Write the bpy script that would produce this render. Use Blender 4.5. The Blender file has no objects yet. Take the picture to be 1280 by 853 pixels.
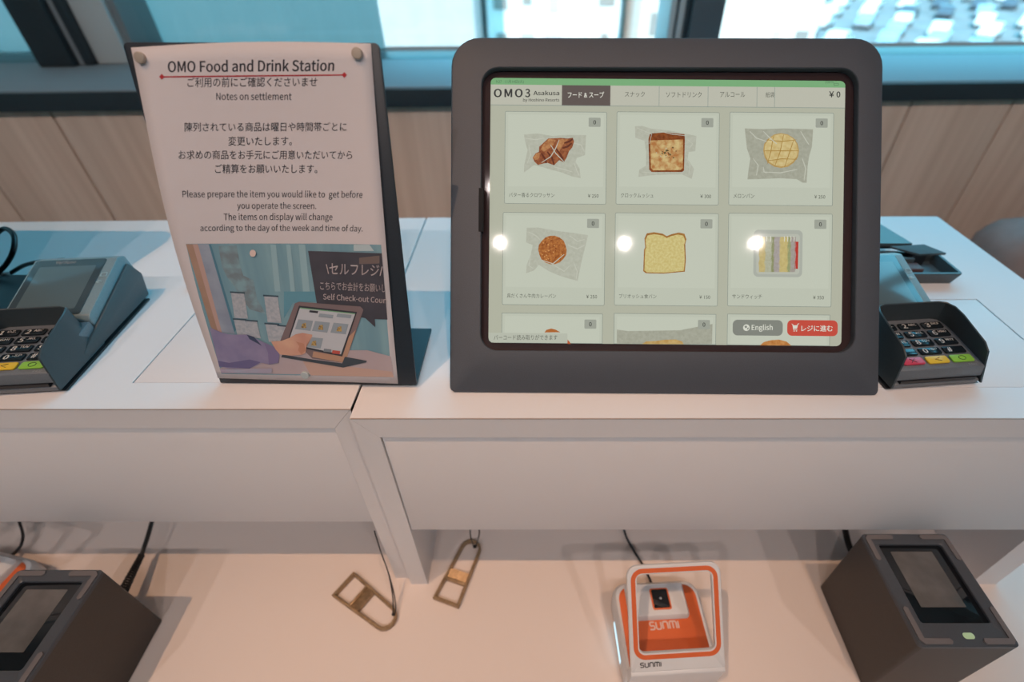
import bpy, bmesh, math, random
from mathutils import Vector, Matrix
random.seed(7)
D = bpy.data
scene = bpy.context.scene
C = scene.collection
pi = math.pi

# ------------------------------------------------------------------ camera
PITCH = math.radians(40.1)          # looking down
FPX, CX, CY = 618.4, 675.4, 428.9   # focal length and principal point on 1280x853
EYE = Vector((0, 0, .264))
cam = D.cameras.new('camera'); cam_o = D.objects.new('camera', cam); C.objects.link(cam_o)
cam_o.location = EYE; cam_o.rotation_euler = (pi/2 - PITCH, 0, 0)
cam.sensor_width = 36; cam.lens = FPX * 36 / 1280
cam.shift_x = (640 - CX) / 1280; cam.shift_y = (CY - 426.5) / 1280
cam.clip_start = .01; cam.clip_end = 500
cam.dof.use_dof = True; cam.dof.focus_distance = .352; cam.dof.aperture_fstop = 4.0
scene.camera = cam_o

# ------------------------------------------------------------------ exposure, sky, sun, lamps
scene.view_settings.view_transform = 'Standard'; scene.view_settings.look = 'None'
scene.view_settings.exposure = 0; scene.view_settings.gamma = 1
scene.view_settings.use_curve_mapping = False

SKY_STRENGTH = 3.9
W = D.worlds.new('sky'); scene.world = W; W.use_nodes = True
nt = W.node_tree; nt.nodes.clear()
o_ = nt.nodes.new('ShaderNodeOutputWorld'); bg = nt.nodes.new('ShaderNodeBackground')
tc = nt.nodes.new('ShaderNodeTexCoord'); sp = nt.nodes.new('ShaderNodeSeparateXYZ'); cr = nt.nodes.new('ShaderNodeValToRGB')
nt.links.new(tc.outputs['Generated'], sp.inputs[0]); nt.links.new(sp.outputs['Z'], cr.inputs[0])
cr.color_ramp.elements[0].position = 0; cr.color_ramp.elements[0].color = (.25, .79, .95, 1)
cr.color_ramp.elements[1].position = .7; cr.color_ramp.elements[1].color = (.13, .62, .95, 1)
nt.links.new(cr.outputs[0], bg.inputs[0]); nt.links.new(bg.outputs[0], o_.inputs[0])
bg.inputs[1].default_value = SKY_STRENGTH

sun = D.lights.new('sun', 'SUN'); sun.energy = 6.5; sun.angle = .01; sun.color = (1, .93, .88)
sun_o = D.objects.new('sun', sun); C.objects.link(sun_o)
sun_o.rotation_euler = Vector((.35, 1, -.75)).to_track_quat('-Z', 'Y').to_euler()

LAMP_COL = (1, .60, .36)
CEIL = 2.44
#        x     y     z    watts cone
LAMPS = [(-.81, -.34, 2.42, 92, 34), (.43, -.34, 2.42, 52, 27), (1.27, -.34, 2.42, 3, 27),
         (-1.16, -1.60, 2.42, 40, 85), (-.32, -1.60, 2.42, 40, 85), (.52, -1.61, 2.42, 40, 85), (1.40, -1.61, 2.42, 40, 85)]

# ------------------------------------------------------------------ helpers
def lin(c):
    if isinstance(c, str):
        c = [int(c[i:i+2], 16) / 255 for i in (0, 2, 4)]
        c = [x / 12.92 if x <= .04045 else ((x + .055) / 1.055) ** 2.4 for x in c]
    return (c[0], c[1], c[2], 1)

MATS = {}
def mat(name, col, rough=.5, metal=0, emit=0, noise=0, nscale=200, bump=0, coat=0, spec=.5, stretch=(1, 1, 1), col2=None, trans=0):
    if name in MATS: return MATS[name]
    m = D.materials.new(name); m.use_nodes = True; t = m.node_tree; b = t.nodes['Principled BSDF']
    c = lin(col)
    b.inputs['Roughness'].default_value = rough; b.inputs['Metallic'].default_value = metal
    b.inputs['Coat Weight'].default_value = coat; b.inputs['Specular IOR Level'].default_value = spec
    if trans: b.inputs['Transmission Weight'].default_value = trans
    if emit:
        b.inputs['Base Color'].default_value = (.01, .01, .01, 1)
        b.inputs['Emission Strength'].default_value = emit
        tgt = b.inputs['Emission Color']
    else: tgt = b.inputs['Base Color']
    tgt.default_value = c
    if noise or bump or col2:
        tcn = t.nodes.new('ShaderNodeTexCoord'); mp = t.nodes.new('ShaderNodeMapping'); n = t.nodes.new('ShaderNodeTexNoise')
        mp.inputs['Scale'].default_value = stretch
        t.links.new(tcn.outputs['Object'], mp.inputs[0]); t.links.new(mp.outputs[0], n.inputs['Vector'])
        n.inputs['Scale'].default_value = nscale; n.inputs['Detail'].default_value = 4
        if noise or col2:
            r = t.nodes.new('ShaderNodeValToRGB')
            c2 = lin(col2) if col2 else tuple(x * (1 - noise) for x in c[:3]) + (1,)
            r.color_ramp.elements[0].position = .35; r.color_ramp.elements[1].position = .65
            r.color_ramp.elements[0].color = c2; r.color_ramp.elements[1].color = c
            t.links.new(n.outputs['Fac'], r.inputs[0]); t.links.new(r.outputs[0], tgt)
        if bump:
            bp = t.nodes.new('ShaderNodeBump'); bp.inputs['Strength'].default_value = bump; bp.inputs['Distance'].default_value = .0005
            t.links.new(n.outputs['Fac'], bp.inputs['Height']); t.links.new(bp.outputs[0], b.inputs['Normal'])
    MATS[name] = m; return m

def glass_mat(name, tint=(1, 1, 1), gloss=.06):
    if name in MATS: return MATS[name]
    m = D.materials.new(name); m.use_nodes = True; t = m.node_tree; t.nodes.clear()
    o = t.nodes.new('ShaderNodeOutputMaterial'); mx = t.nodes.new('ShaderNodeMixShader')
    a = t.nodes.new('ShaderNodeBsdfTransparent'); g = t.nodes.new('ShaderNodeBsdfGlossy'); g.inputs['Roughness'].default_value = .02
    a.inputs[0].default_value = (*tint, 1); mx.inputs[0].default_value = gloss
    t.links.new(a.outputs[0], mx.inputs[1]); t.links.new(g.outputs[0], mx.inputs[2]); t.links.new(mx.outputs[0], o.inputs[0])
    MATS[name] = m; return m

def link(name, me, m=None, parent=None, smooth=False, mw=None):
    o = D.objects.new(name, me); C.objects.link(o)
    if m is not None: me.materials.append(m)
    if parent is not None: o.parent = parent
    if mw is not None: o.matrix_local = mw
    if smooth:
        for p in me.polygons: p.use_smooth = True
        try: me.set_sharp_from_angle(angle=math.radians(38))
        except Exception: pass
    return o

def pyd(name, vs, fs, m, parent=None, smooth=False, mw=None, fix=True):
    me = D.meshes.new(name); me.from_pydata([tuple(v) for v in vs], [], fs); me.update()
    if fix:
        bm = bmesh.new(); bm.from_mesh(me); bmesh.ops.recalc_face_normals(bm, faces=bm.faces); bm.to_mesh(me); bm.free()
    return link(name, me, m, parent, smooth, mw)

def thing(name, label, cat, mw=None, group=None):
    o = D.objects.new(name, None); C.objects.link(o); o.empty_display_size = .02
    if mw is not None: o.matrix_world = mw
    return tag(o, label, cat, group)
def tag(o, label, cat, group=None):
    o['label'] = label; o['category'] = cat
    if group: o['group'] = group
    return o
def struct(o): o['kind'] = 'structure'; return o

def rr(cx, cy, hw, hh, r, k=6):
    """rounded rectangle outline, counter clockwise, 4*(k+1) points; r = one radius or (tr, tl, bl, br)"""
    rs = r if isinstance(r, (tuple, list)) else (r,) * 4
    out = []
    for i, (sx, sy) in enumerate(((1, 1), (-1, 1), (-1, -1), (1, -1))):
        q = max(min(rs[i], hw, hh), 1e-5)
        for j in range(k + 1):
            a = pi / 2 * (i + j / k)
            out.append((cx + sx * (hw - q) + q * math.cos(a), cy + sy * (hh - q) + q * math.sin(a)))
    return out

def loft(name, rings, m, parent=None, cap0=True, cap1=True, smooth=True, mw=None, closed=False):
    """rings: lists of 3D points with equal counts"""
    n = len(rings[0]); vs = [p for r in rings for p in r]; fs = []
    R_ = len(rings)
    for i in range(R_ if closed else R_ - 1):
        a, b = i * n, ((i + 1) % R_) * n
        for j in range(n):
            k = (j + 1) % n; fs.append((a + j, a + k, b + k, b + j))
    if not closed:
        if cap0: fs.append(tuple(range(n - 1, -1, -1)))
        if cap1: fs.append(tuple((R_ - 1) * n + j for j in range(n)))
    return pyd(name, vs, fs, m, parent, smooth, mw)

def slab(name, cx, cy, hw, hh, z0, z1, r, m, parent=None, bev=.0006, k=5, mw=None):
    """rounded plate from z0 to z1 with softened edges"""
    def ring(ins, z):
        rs = tuple(max(q - ins, 1e-4) for q in r) if isinstance(r, (tuple, list)) else max(r - ins, 1e-4)
        return [(x, y, z) for x, y in rr(cx, cy, hw - ins, hh - ins, rs, k)]
    return loft(name, [ring(bev, z0), ring(0, z0 + bev), ring(0, z1 - bev), ring(bev * .3, z1 - bev * .3), ring(bev, z1)], m, parent, mw=mw)

def box(name, lo, hi, m, parent=None, bev=.0008, mw=None):
    bm = bmesh.new(); bmesh.ops.create_cube(bm, size=1)
    for v in bm.verts:
        for i in range(3): v.co[i] = lo[i] + (v.co[i] + .5) * (hi[i] - lo[i])
    if bev: bmesh.ops.bevel(bm, geom=bm.edges[:], offset=bev, segments=2, affect='EDGES', profile=.5)
    me = D.meshes.new(name); bm.to_mesh(me); bm.free()
    return link(name, me, m, parent, bool(bev), mw)

def prism_x(name, prof, x0, x1, m, parent=None, bev=.0008, mw=None):
    """side profile (y, z) extruded along x"""
    bm = bmesh.new()
    a = [bm.verts.new((x0, y, z)) for y, z in prof]; b = [bm.verts.new((x1, y, z)) for y, z in prof]
    n = len(prof); bm.faces.new(a); bm.faces.new(b[::-1])
    for i in range(n): bm.faces.new((a[i], b[i], b[(i + 1) % n], a[(i + 1) % n]))
    bmesh.ops.recalc_face_normals(bm, faces=bm.faces)
    if bev: bmesh.ops.bevel(bm, geom=bm.edges[:], offset=bev, segments=2, affect='EDGES', profile=.5)
    me = D.meshes.new(name); bm.to_mesh(me); bm.free()
    return link(name, me, m, parent, bool(bev), mw)

def smooth_path(pts, n=8):
    P = [Vector(p) for p in pts]; P = [2 * P[0] - P[1]] + P + [2 * P[-1] - P[-2]]; out = []
    for i in range(1, len(P) - 2):
        a, b, c, d = P[i - 1:i + 3]
        for j in range(n):
            t = j / n
            out.append(.5 * (2 * b + (c - a) * t + (2 * a - 5 * b + 4 * c - d) * t * t + (3 * b - a - 3 * c + d) * t ** 3))
    out.append(P[-2]); return out

def tube(name, pts, r, m, parent=None, res=10, raw=False, mw=None, closed=False):
    P = [Vector(p) for p in pts] if raw else smooth_path(pts)
    rings = []; up = None; n = len(P)
    for i, p in enumerate(P):
        if closed: d = (P[(i + 1) % n] - P[i - 1]).normalized()
        else: d = (P[min(i + 1, n - 1)] - P[max(i - 1, 0)]).normalized()
        if up is None: up = Vector((0, 0, 1)) if abs(d.z) < .9 else Vector((1, 0, 0))
        s = d.cross(up).normalized(); up = s.cross(d).normalized()
        q = r(i / (n - 1)) if callable(r) else r
        rings.append([p + q * (math.cos(2 * pi * k / res) * s + math.sin(2 * pi * k / res) * up) for k in range(res)])
    return loft(name, rings, m, parent, mw=mw, closed=closed)

# pixel -> world, for measuring the place from the photograph
RR_, RU, RF = Vector((1, 0, 0)), Vector((0, math.sin(PITCH), math.cos(PITCH))), Vector((0, math.cos(PITCH), -math.sin(PITCH)))
def ray(x, y): return RR_ * ((x - CX) / FPX) + RU * ((CY - y) / FPX) + RF
def at_z(x, y, z=0):
    d = ray(x, y); return EYE + d * ((z - EYE.z) / d.z)
def at_y(x, y, Y):
    d = ray(x, y); return EYE + d * (Y / d.y)
def frame(A, u, n):
    u = Vector(u).normalized(); n = Vector(n).normalized(); v = n.cross(u).normalized(); u = v.cross(n)
    M = Matrix((u, v, n)).transposed().to_4x4(); M.translation = Vector(A); return M
def on_frame(M, x, y, zl=0):
    """where the sight line meets the plane local z = zl of frame M, in local coordinates"""
    I = M.inverted(); o = I @ EYE; d = I.to_3x3() @ ray(x, y)
    t = (zl - o.z) / d.z; return o + d * t

try:   # the sans typeface that ships inside Blender; without it the built-in face is used
    import os
    FONT = D.fonts.load(os.path.join(bpy.utils.system_resource('DATAFILES'), 'fonts', 'Noto Sans CJK Regular.woff2'))
except Exception:
    FONT = None
QUEUE = []
def glyphs(body, bold, res, use):
    """asks for the outlines of a text; use(mesh) is called with them when all texts are made together at the end"""
    QUEUE.append((body, bold, res, use))
def make_glyphs():
    groups = {}
    for q in QUEUE: groups.setdefault((all(ord(c) < 128 for c in q[0]), q[2]), []).append(q)
    for (ascii_, res), qs in groups.items():
        bodies = list(dict.fromkeys(q[0] for q in qs))
        cu = D.curves.new('lettering', 'FONT'); cu.body = '\n'.join(['H', 'H'] + bodies); cu.size = 1; cu.space_line = 2.5
        cu.resolution_u = res
        if FONT and ascii_: cu.font = FONT
        ob = D.objects.new('lettering', cu); C.objects.link(ob)
        dg = bpy.context.evaluated_depsgraph_get(); me = D.meshes.new_from_object(ob.evaluated_get(dg))
        D.objects.remove(ob); D.curves.remove(cu)
        V = [v.co.copy() for v in me.vertices]; F = [tuple(p.vertices) for p in me.polygons]
        H1 = [v.y for v in V if v.y > -.3]; cap = max(H1)
        H2 = max(v.y for v in V if v.y < -.3 and v.x < 5 and v.y > -2.6); SP = cap - H2
        line = lambda v: int(round((-v.y + .35 * .8) / SP))
        parts = [dict() for _ in range(len(bodies) + 2)]; faces = [[] for _ in parts]; verts = [[] for _ in parts]
        for f in F:
            k = min(max(line(V[f[0]]), 0), len(parts) - 1)
            ff = []
            for i in f:
                if i not in parts[k]:
                    parts[k][i] = len(verts[k]); verts[k].append(((V[i].x) * .727 / cap, (V[i].y + k * SP) * .727 / cap, 0))
                ff.append(parts[k][i])
            faces[k].append(ff)
        D.meshes.remove(me)
        for body, bold, _, use in qs:
            k = bodies.index(body) + 2
            if not verts[k]: continue
            vv, ff = verts[k], faces[k]
            if bold:     # heavier weight: the strokes laid down several times, slightly apart
                offs = ((-bold, 0), (bold, 0), (0, bold * .6), (0, -bold * .6)); n = len(vv)
                vv = [(x + a, y + b, 0) for a, b in offs for x, y, _ in verts[k]]; ff = [[i + n * j for i in f] for j in range(4) for f in faces[k]]
            m2 = D.meshes.new('lettering'); m2.from_pydata(vv, [], ff); m2.update(); use(m2)

def lettering(body, P, a, b, h, m, parent, z, bold=0, cap=True, shape=None, name='lettering', res=3):
    """text whose baseline runs from pixel a to pixel b, h pixels high (capitals, or whole glyph box when cap is False)"""
    A, B = Vector(P(*a)).xy, Vector(P(*b)).xy
    mx, my = (a[0] + b[0]) / 2, (a[1] + b[1]) / 2
    up = (Vector(P(mx, my - h)) - Vector(P(mx, my))).xy
    def use(me):
        xs = [v.co.x for v in me.vertices]; ys = [v.co.y for v in me.vertices]
        x0, x1 = min(xs), max(xs); y0, y1 = (0, .727) if cap else (min(ys), max(ys))
        for v in me.vertices:
            q = A + (B - A) * ((v.co.x - x0) / (x1 - x0)) + up * ((v.co.y - y0) / (y1 - y0))
            v.co = (q.x, q.y, z + (shape(q.x, q.y) if shape else 0))
        me.update(); link(name, me, m, parent)
    glyphs(body, bold, res, use)

def flat(name, P, px, z, m, parent, shape=None):
    vs = []
    for x, y in px:
        q = P(x, y); vs.append((q[0], q[1], z + (shape(q[0], q[1]) if shape else 0)))
    # keep facing +z
    s = sum(vs[i][0] * vs[(i + 1) % len(vs)][1] - vs[(i + 1) % len(vs)][0] * vs[i][1] for i in range(len(vs)))
    if s < 0: vs.reverse()
    return pyd(name, vs, [tuple(range(len(vs)))], m, parent, fix=False)

def flat_rr(name, P, x0, y0, x1, y1, r, z, m, parent, k=5):
    return flat(name, P, rr((x0 + x1) / 2, (y0 + y1) / 2, (x1 - x0) / 2, (y1 - y0) / 2, r, k), z, m, parent)

def outline_rr(name, P, x0, y0, x1, y1, r, w, z, m, parent, k=5):
    a = rr((x0 + x1) / 2, (y0 + y1) / 2, (x1 - x0) / 2, (y1 - y0) / 2, r, k)
    b = rr((x0 + x1) / 2, (y0 + y1) / 2, (x1 - x0) / 2 - w, (y1 - y0) / 2 - w, max(r - w, .2), k)
    n = len(a); vs = [(*P(*p)[:2], z) for p in a + b]
    return pyd(name, vs, [(j, n + j, n + (j + 1) % n, (j + 1) % n) for j in range(n)], m, parent, fix=False)

def dup(o, parent=None):
    c = o.copy(); C.objects.link(c); c.parent = parent
    for ch in [x for x in D.objects if x.parent == o]: dup(ch, c)
    return c

# ------------------------------------------------------------------ materials
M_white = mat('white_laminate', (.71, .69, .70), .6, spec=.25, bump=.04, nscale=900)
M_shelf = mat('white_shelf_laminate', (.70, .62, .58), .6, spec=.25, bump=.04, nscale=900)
M_edge = mat('beige_edge_band', (.42, .34, .29), .5)
M_housing = mat('anodised_grey_metal', (.064, .073, .092), .55, .15, noise=.12, nscale=1500, bump=.25)
M_blackm = mat('black_painted_metal', (.018, .024, .034), .42, noise=.2, nscale=1200, bump=.15)
M_black = mat('black_plastic', (.012, .013, .016), .35)
M_dark = mat('dark_slate_plastic', (.06, .08, .09), .45, noise=.15, nscale=1500, bump=.15)
M_cable = mat('black_cable', (.012, .012, .014), .45)
M_steel = mat('brushed_steel', (.55, .52, .48), .25, 1)
M_brass = mat('aged_brass', (.42, .29, .17), .4, .55, noise=.35, nscale=300, bump=.2)
M_bezel = mat('tablet_bezel_glass', (.042, .027, .029), .07, spec=.6)  # brown room reflection painted into the base colour of the dark glass

# ------------------------------------------------------------------ the room
WR = Matrix.Translation((0, .94, 0)) @ Matrix.Rotation(math.radians(2.57), 4, 'Z')   # the window wall runs slightly askew of the counter
FL, CE = -.95, 2.44
M_wall = mat('warm_grey_plaster', (.72, .70, .68), .8, noise=.06, nscale=30)
M_ceil = mat('ceiling_paint', (.62, .60, .58), .8, noise=.05, nscale=30)
struct(box('floor', (-3.6, -3.1, FL - .05), (3.6, 1.4, FL), mat('grey_brown_floor', (.50, .45, .42), .5, noise=.1, nscale=20), bev=0))
struct(box('ceiling', (-3.6, -3.1, CE), (3.6, 1.45, CE + .05), M_ceil, bev=0))
struct(box('wall_left', (-3.6, -3.1, FL), (-3.5, 1.3, CE), M_wall, bev=0))
struct(box('wall_right', (3.5, -3.1, FL), (3.6, 1.3, CE), M_wall, bev=0))
struct(box('wall_rear', (-3.6, -3.2, FL), (3.6, -3.1, CE), M_wall, bev=0))

def wood_mat():
    m = D.materials.new('pale_oak_veneer'); m.use_nodes = True; t = m.node_tree; b = t.nodes['Principled BSDF']
    tcn = t.nodes.new('ShaderNodeTexCoord'); mp = t.nodes.new('ShaderNodeMapping'); n = t.nodes.new('ShaderNodeTexNoise'); w = t.nodes.new('ShaderNodeTexNoise')
    info = t.nodes.new('ShaderNodeObjectInfo'); add = t.nodes.new('ShaderNodeVectorMath'); add.operation = 'ADD'
    mp.inputs['Scale'].default_value = (38, 1, 1.6); n.inputs['Scale'].default_value = 1.4; n.inputs['Detail'].default_value = 6
    t.links.new(tcn.outputs['Object'], add.inputs[0]); t.links.new(info.outputs['Random'], add.inputs[1])
    t.links.new(add.outputs[0], mp.inputs[0]); t.links.new(mp.outputs[0], n.inputs['Vector'])
    r = t.nodes.new('ShaderNodeValToRGB'); e = r.color_ramp.elements
    e[0].position = .3; e[0].color = (.60, .43, .33, 1); e[1].position = .68; e[1].color = (.74, .56, .45, 1)
    t.links.new(n.outputs['Fac'], r.inputs[0]); t.links.new(r.outputs[0], b.inputs['Base Color']); b.inputs['Roughness'].default_value = .55
    return m
M_oak = wood_mat()
wall = struct(box('wall_back', (-3.6, .012, FL), (3.6, .10, .028), mat('panel_joint_backing', (.10, .07, .055), .8), bev=0, mw=WR))
seams = [-3.5, -3.0, -2.6, -2.25, -1.9, -1.7, -1.52, -1.34, -1.17, -1.0, -.83, -.655, -.48, -.32, -.15, .02, .18, .34, .505, .668, .858, 1.045, 1.23, 1.42, 1.6, 1.8, 2.1, 2.5, 3.0, 3.5]
for a, b in zip(seams, seams[1:]):
    box('wood_panel', (a + .002, -.012, FL + .02), (b - .002, .0115, .0275), M_oak, wall, bev=.0012)
# upper wall above the window, sill and frames
struct(box('wall_back_upper', (-3.6, .0, 1.35), (3.6, .34, CE), M_wall, bev=0, mw=WR))
M_sill = mat('blue_grey_sill', (.25, .29, .31), .7, spec=.2)
M_frame = mat('dark_window_metal', (.028, .040, .048), .4, noise=.15, nscale=300)
M_framel = mat('light_window_metal', (.55, .60, .60), .4)
sill = struct(box('trim_1', (-3.6, -.018, .0275), (3.6, .21, .058), M_sill, bev=.001, mw=WR))
sf = box('sill_front_band', (-3.6, -.024, .0272), (3.6, -.0182, .056), M_frame, sill, bev=.001)
win = struct(box('window_1', (-3.6, .2102, .0), (3.6, .30, .058), M_frame, bev=.0005, mw=WR))
box('window_head', (-3.6, .21, 1.30), (3.6, .30, 1.36), M_frame, win, bev=.002)
def post(x0, x1, m, y0=.185, y1=.30): return box('mullion', (x0, y0, .0585), (x1, y1, 1.34), m, win, bev=.002)
post(-.950, -.885, M_frame, .165); post(-.885, -.872, M_sill, .18); post(-.872, -.856, M_frame, .175)
post(-.856, -.795, M_framel, .19); post(-.795, -.780, mat('grey_window_metal', (.22, .25, .26), .4), .2)
post(.262, .274, M_framel, .20); post(.274, .279, M_frame, .205); post(.279, .292, M_framel, .20); post(.292, .300, M_frame, .19)
post(.300, .362, mat('mid_window_metal', (.10, .115, .125), .4), .18)
post(-2.2, -2.1, M_frame); post(1.6, 1.7, M_frame); post(2.9, 3.0, M_frame)
pyd('pane', [(-3.5, .25, .0582), (3.5, .25, .0582), (3.5, .25, 1.32), (-3.5, .25, 1.32)], [(0, 1, 2, 3)], glass_mat('window_glass', (.93, .97, .98)), win)
pyd('wall_back_glass_edge', [(-3.6, .34, FL), (3.6, .34, FL), (3.6, .34, .06), (-3.6, .34, .06)], [(0, 1, 2, 3)], M_wall, wall)
# side returns closing the bay
struct(box('wall_bay_left', (-3.7, .9, FL), (-3.6, 1.6, CE), M_wall, bev=0)); struct(box('wall_bay_right', (3.6, .9, FL), (3.7, 1.6, CE), M_wall, bev=0))

# portal helps the sky light find the window
pl = D.lights.new('window_portal', 'AREA'); pl.shape = 'RECTANGLE'; pl.size = 7; pl.size_y = 1.3
pl.cycles.is_portal = True
po = D.objects.new('window_portal', pl); C.objects.link(po)
po.matrix_world = WR @ Matrix.Translation((0, .33, .70)) @ Matrix.Rotation(-pi / 2, 4, 'X')

# sheer screens drawn over the left part of the window: pleated fabric
def pleats(x0, x1, z0, z1, n, amp, y):
    vs = []; fs = []
    N = n * 6
    for i in range(N + 1):
        x = x0 + (x1 - x0) * i / N; yy = y + amp * math.sin(i / 6 * 2 * pi)
        vs += [(x, yy, z0), (x, yy, z1)]
    for i in range(N): fs.append((2 * i, 2 * i + 2, 2 * i + 3, 2 * i + 1))
    return vs, fs
def sheer():
    m = D.materials.new('pale_sheer_fabric'); m.use_nodes = True; t = m.node_tree; t.nodes.clear()
    o = t.nodes.new('ShaderNodeOutputMaterial'); mx = t.nodes.new('ShaderNodeMixShader')
    a = t.nodes.new('ShaderNodeBsdfDiffuse'); b = t.nodes.new('ShaderNodeBsdfTranslucent')
    a.inputs[0].default_value = (.60, .66, .66, 1); b.inputs[0].default_value = (.26, .31, .30, 1)
    mx.inputs[0].default_value = .6
    t.links.new(a.outputs[0], mx.inputs[1]); t.links.new(b.outputs[0], mx.inputs[2]); t.links.new(mx.outputs[0], o.inputs[0]); return m
M_sheer = sheer()
vs, fs = pleats(-2.08, -.92, .0595, 1.30, 14, .004, .32)
tag(pyd('window_screen', vs, fs, M_sheer, smooth=True, mw=WR, fix=False), 'pale blue sheer screen filling the window left of the dark post', 'blind')
vs, fs = pleats(-.85, -.325, .0595, 1.30, 7, .004, .32)
tag(pyd('window_screen', vs, fs, M_sheer, smooth=True, mw=WR, fix=False), 'pale blue sheer screen between the white frame and the bright city view', 'blind')

# ------------------------------------------------------------------ the city outside (seen far below, out of focus)
M_street = mat('street_asphalt', (.27, .25, .24), .9, noise=.3, nscale=.3)
struct(box('ground', (-120, 3, -9.5), (160, 260, -9), M_street, bev=0))
FAC = [mat('facade_%s' % n, c, .8, noise=.1, nscale=.8) for n, c in (('white', (.80, .76, .73)), ('cream', (.66, .56, .50)), ('grey', (.42, .39, .38)), ('pink', (.60, .40, .36)), ('pale_blue', (.50, .50, .52)))]
M_wing = mat('facade_window_glass', (.26, .22, .20), .5)
spec = [(-17, 30, 9, 8, 4, 0, 'narrow white office block beyond the window, leftmost of the bright view'), (-7.6, 32, 8, 8, 5, 2, 'grey office block with dark window rows, second from the left in the bright view'),
        (.8, 36, 8, 9, 6, 0, 'white tower block behind the top of the kiosk'), (8.6, 33, 6, 8, 5, 1, 'cream tower block left of the grey window post'),
        (15.5, 40, 7, 8, 8, 0, 'white tower block just left of the grey window post')]
for (x, y, w, d, top, k, lab) in spec:
    b = thing('office_building', lab, 'building', Matrix.Translation((x, y, -9)))
    box('wall', (-w / 2, 0, 0), (w / 2, d, 9 + top), FAC[k], b, bev=0)
    nx = int(w / 1.6); rows = 9
    for r_ in range(rows):
        z = 9 + top - 1.2 - r_ * 2.4
        if z < 1: break
        for i in range(nx):
            if random.random() < .3: continue
            xx = -w / 2 + (i + .5) * w / nx; ww = random.uniform(.25, .6); hh = random.uniform(.6, 1.5)
            box('window', (xx - ww, -.08, z - hh), (xx + ww, .02, z), random.choice((M_wing, M_wing, FAC[4], FAC[3], FAC[2])), b, bev=0)
    box('roof', (-w / 2 - .2, -.2, 9 + top), (w / 2 + .2, d + .2, 9 + top + .4), FAC[2], b, bev=0)
# low roofs and parked cars to the right of the post
rb = thing('shopfront_sign', 'small red sign board on the pale blocks behind the kiosk top', 'sign', Matrix.Translation((7.2, 29.5, -2.2)))
box('sign_board', (-1, 0, -1.2), (1, .3, .2), mat('red_sign', (.62, .08, .08), .6), rb, bev=0)
box('bracket', (-.1, .3, -.5), (.1, 1.2, -.2), FAC[2], rb, bev=0)
box('post', (-.1, .1, -6.8), (.1, .3, -1.2), FAC[2], rb, bev=0)
def car(x, y, a, m, kk):
    c = thing('car', 'small %s car parked far below, seen blurred through the right window pane' % CARN[kk], 'car', Matrix.Translation((x, y, -9)) @ Matrix.Rotation(a, 4, 'Z'), '%s cars parked in the lot outside' % CARN[kk])
    prism_x('body', [(-2.1, .35), (-2.15, .75), (-1.2, .9), (-.7, 1.4), (.9, 1.42), (1.5, .95), (2.15, .85), (2.15, .35)], -.85, .85, m, c, bev=.06)
    for sx in (-.78, .78):
        for sy in (-1.35, 1.35):
            loft('wheel', [[(sx + q, sy + .33 * math.cos(t_ * pi / 8), .33 + .33 * math.sin(t_ * pi / 8)) for t_ in range(16)] for q in (-.12, .12)], M_black, c)
    prism_x('glazing', [(-1.05, .92), (-.66, 1.32), (.86, 1.34), (1.32, .96)], -.87, .87, M_wing, c, bev=0)
CARC = [mat('car_paint_white', (.8, .8, .8), .3), mat('car_paint_silver', (.45, .47, .5), .25, .5), mat('car_paint_dark', (.08, .09, .11), .3)]
CARN = ['white', 'silver', 'dark']
for row, y in enumerate((52, 57, 63, 70, 78, 87, 97)):
    for i in range(11):
        x = y * .32 - 1 + i * 4.9 + (row % 2) * 2.4
        if random.random() < .1: continue
        kk = random.choice((0, 0, 0, 0, 0, 1, 1, 2))
        car(x, y + random.uniform(-.6, .6), -.7 + random.uniform(-.1, .1), CARC[kk], kk)
shed_l = []
sheds = [(55, 112, 22, 8, 4), (84, 118, 26, 8, 6)]
shed_l = ['distant pale hall beyond the parked cars near the grey post', 'distant pale hall beyond the parked cars at the top right corner']
for (x, y, w, d, h), lab in zip(sheds, shed_l):
    b = thing('low_building', lab, 'building', Matrix.Translation((x, y, -9)))
    box('wall', (-w / 2, 0, 0), (w / 2, d, h), FAC[0], b, bev=0)
    box('roof', (-w / 2 - .3, -.3, h), (w / 2 + .3, d + .3, h + .3), FAC[4], b, bev=0)

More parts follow.
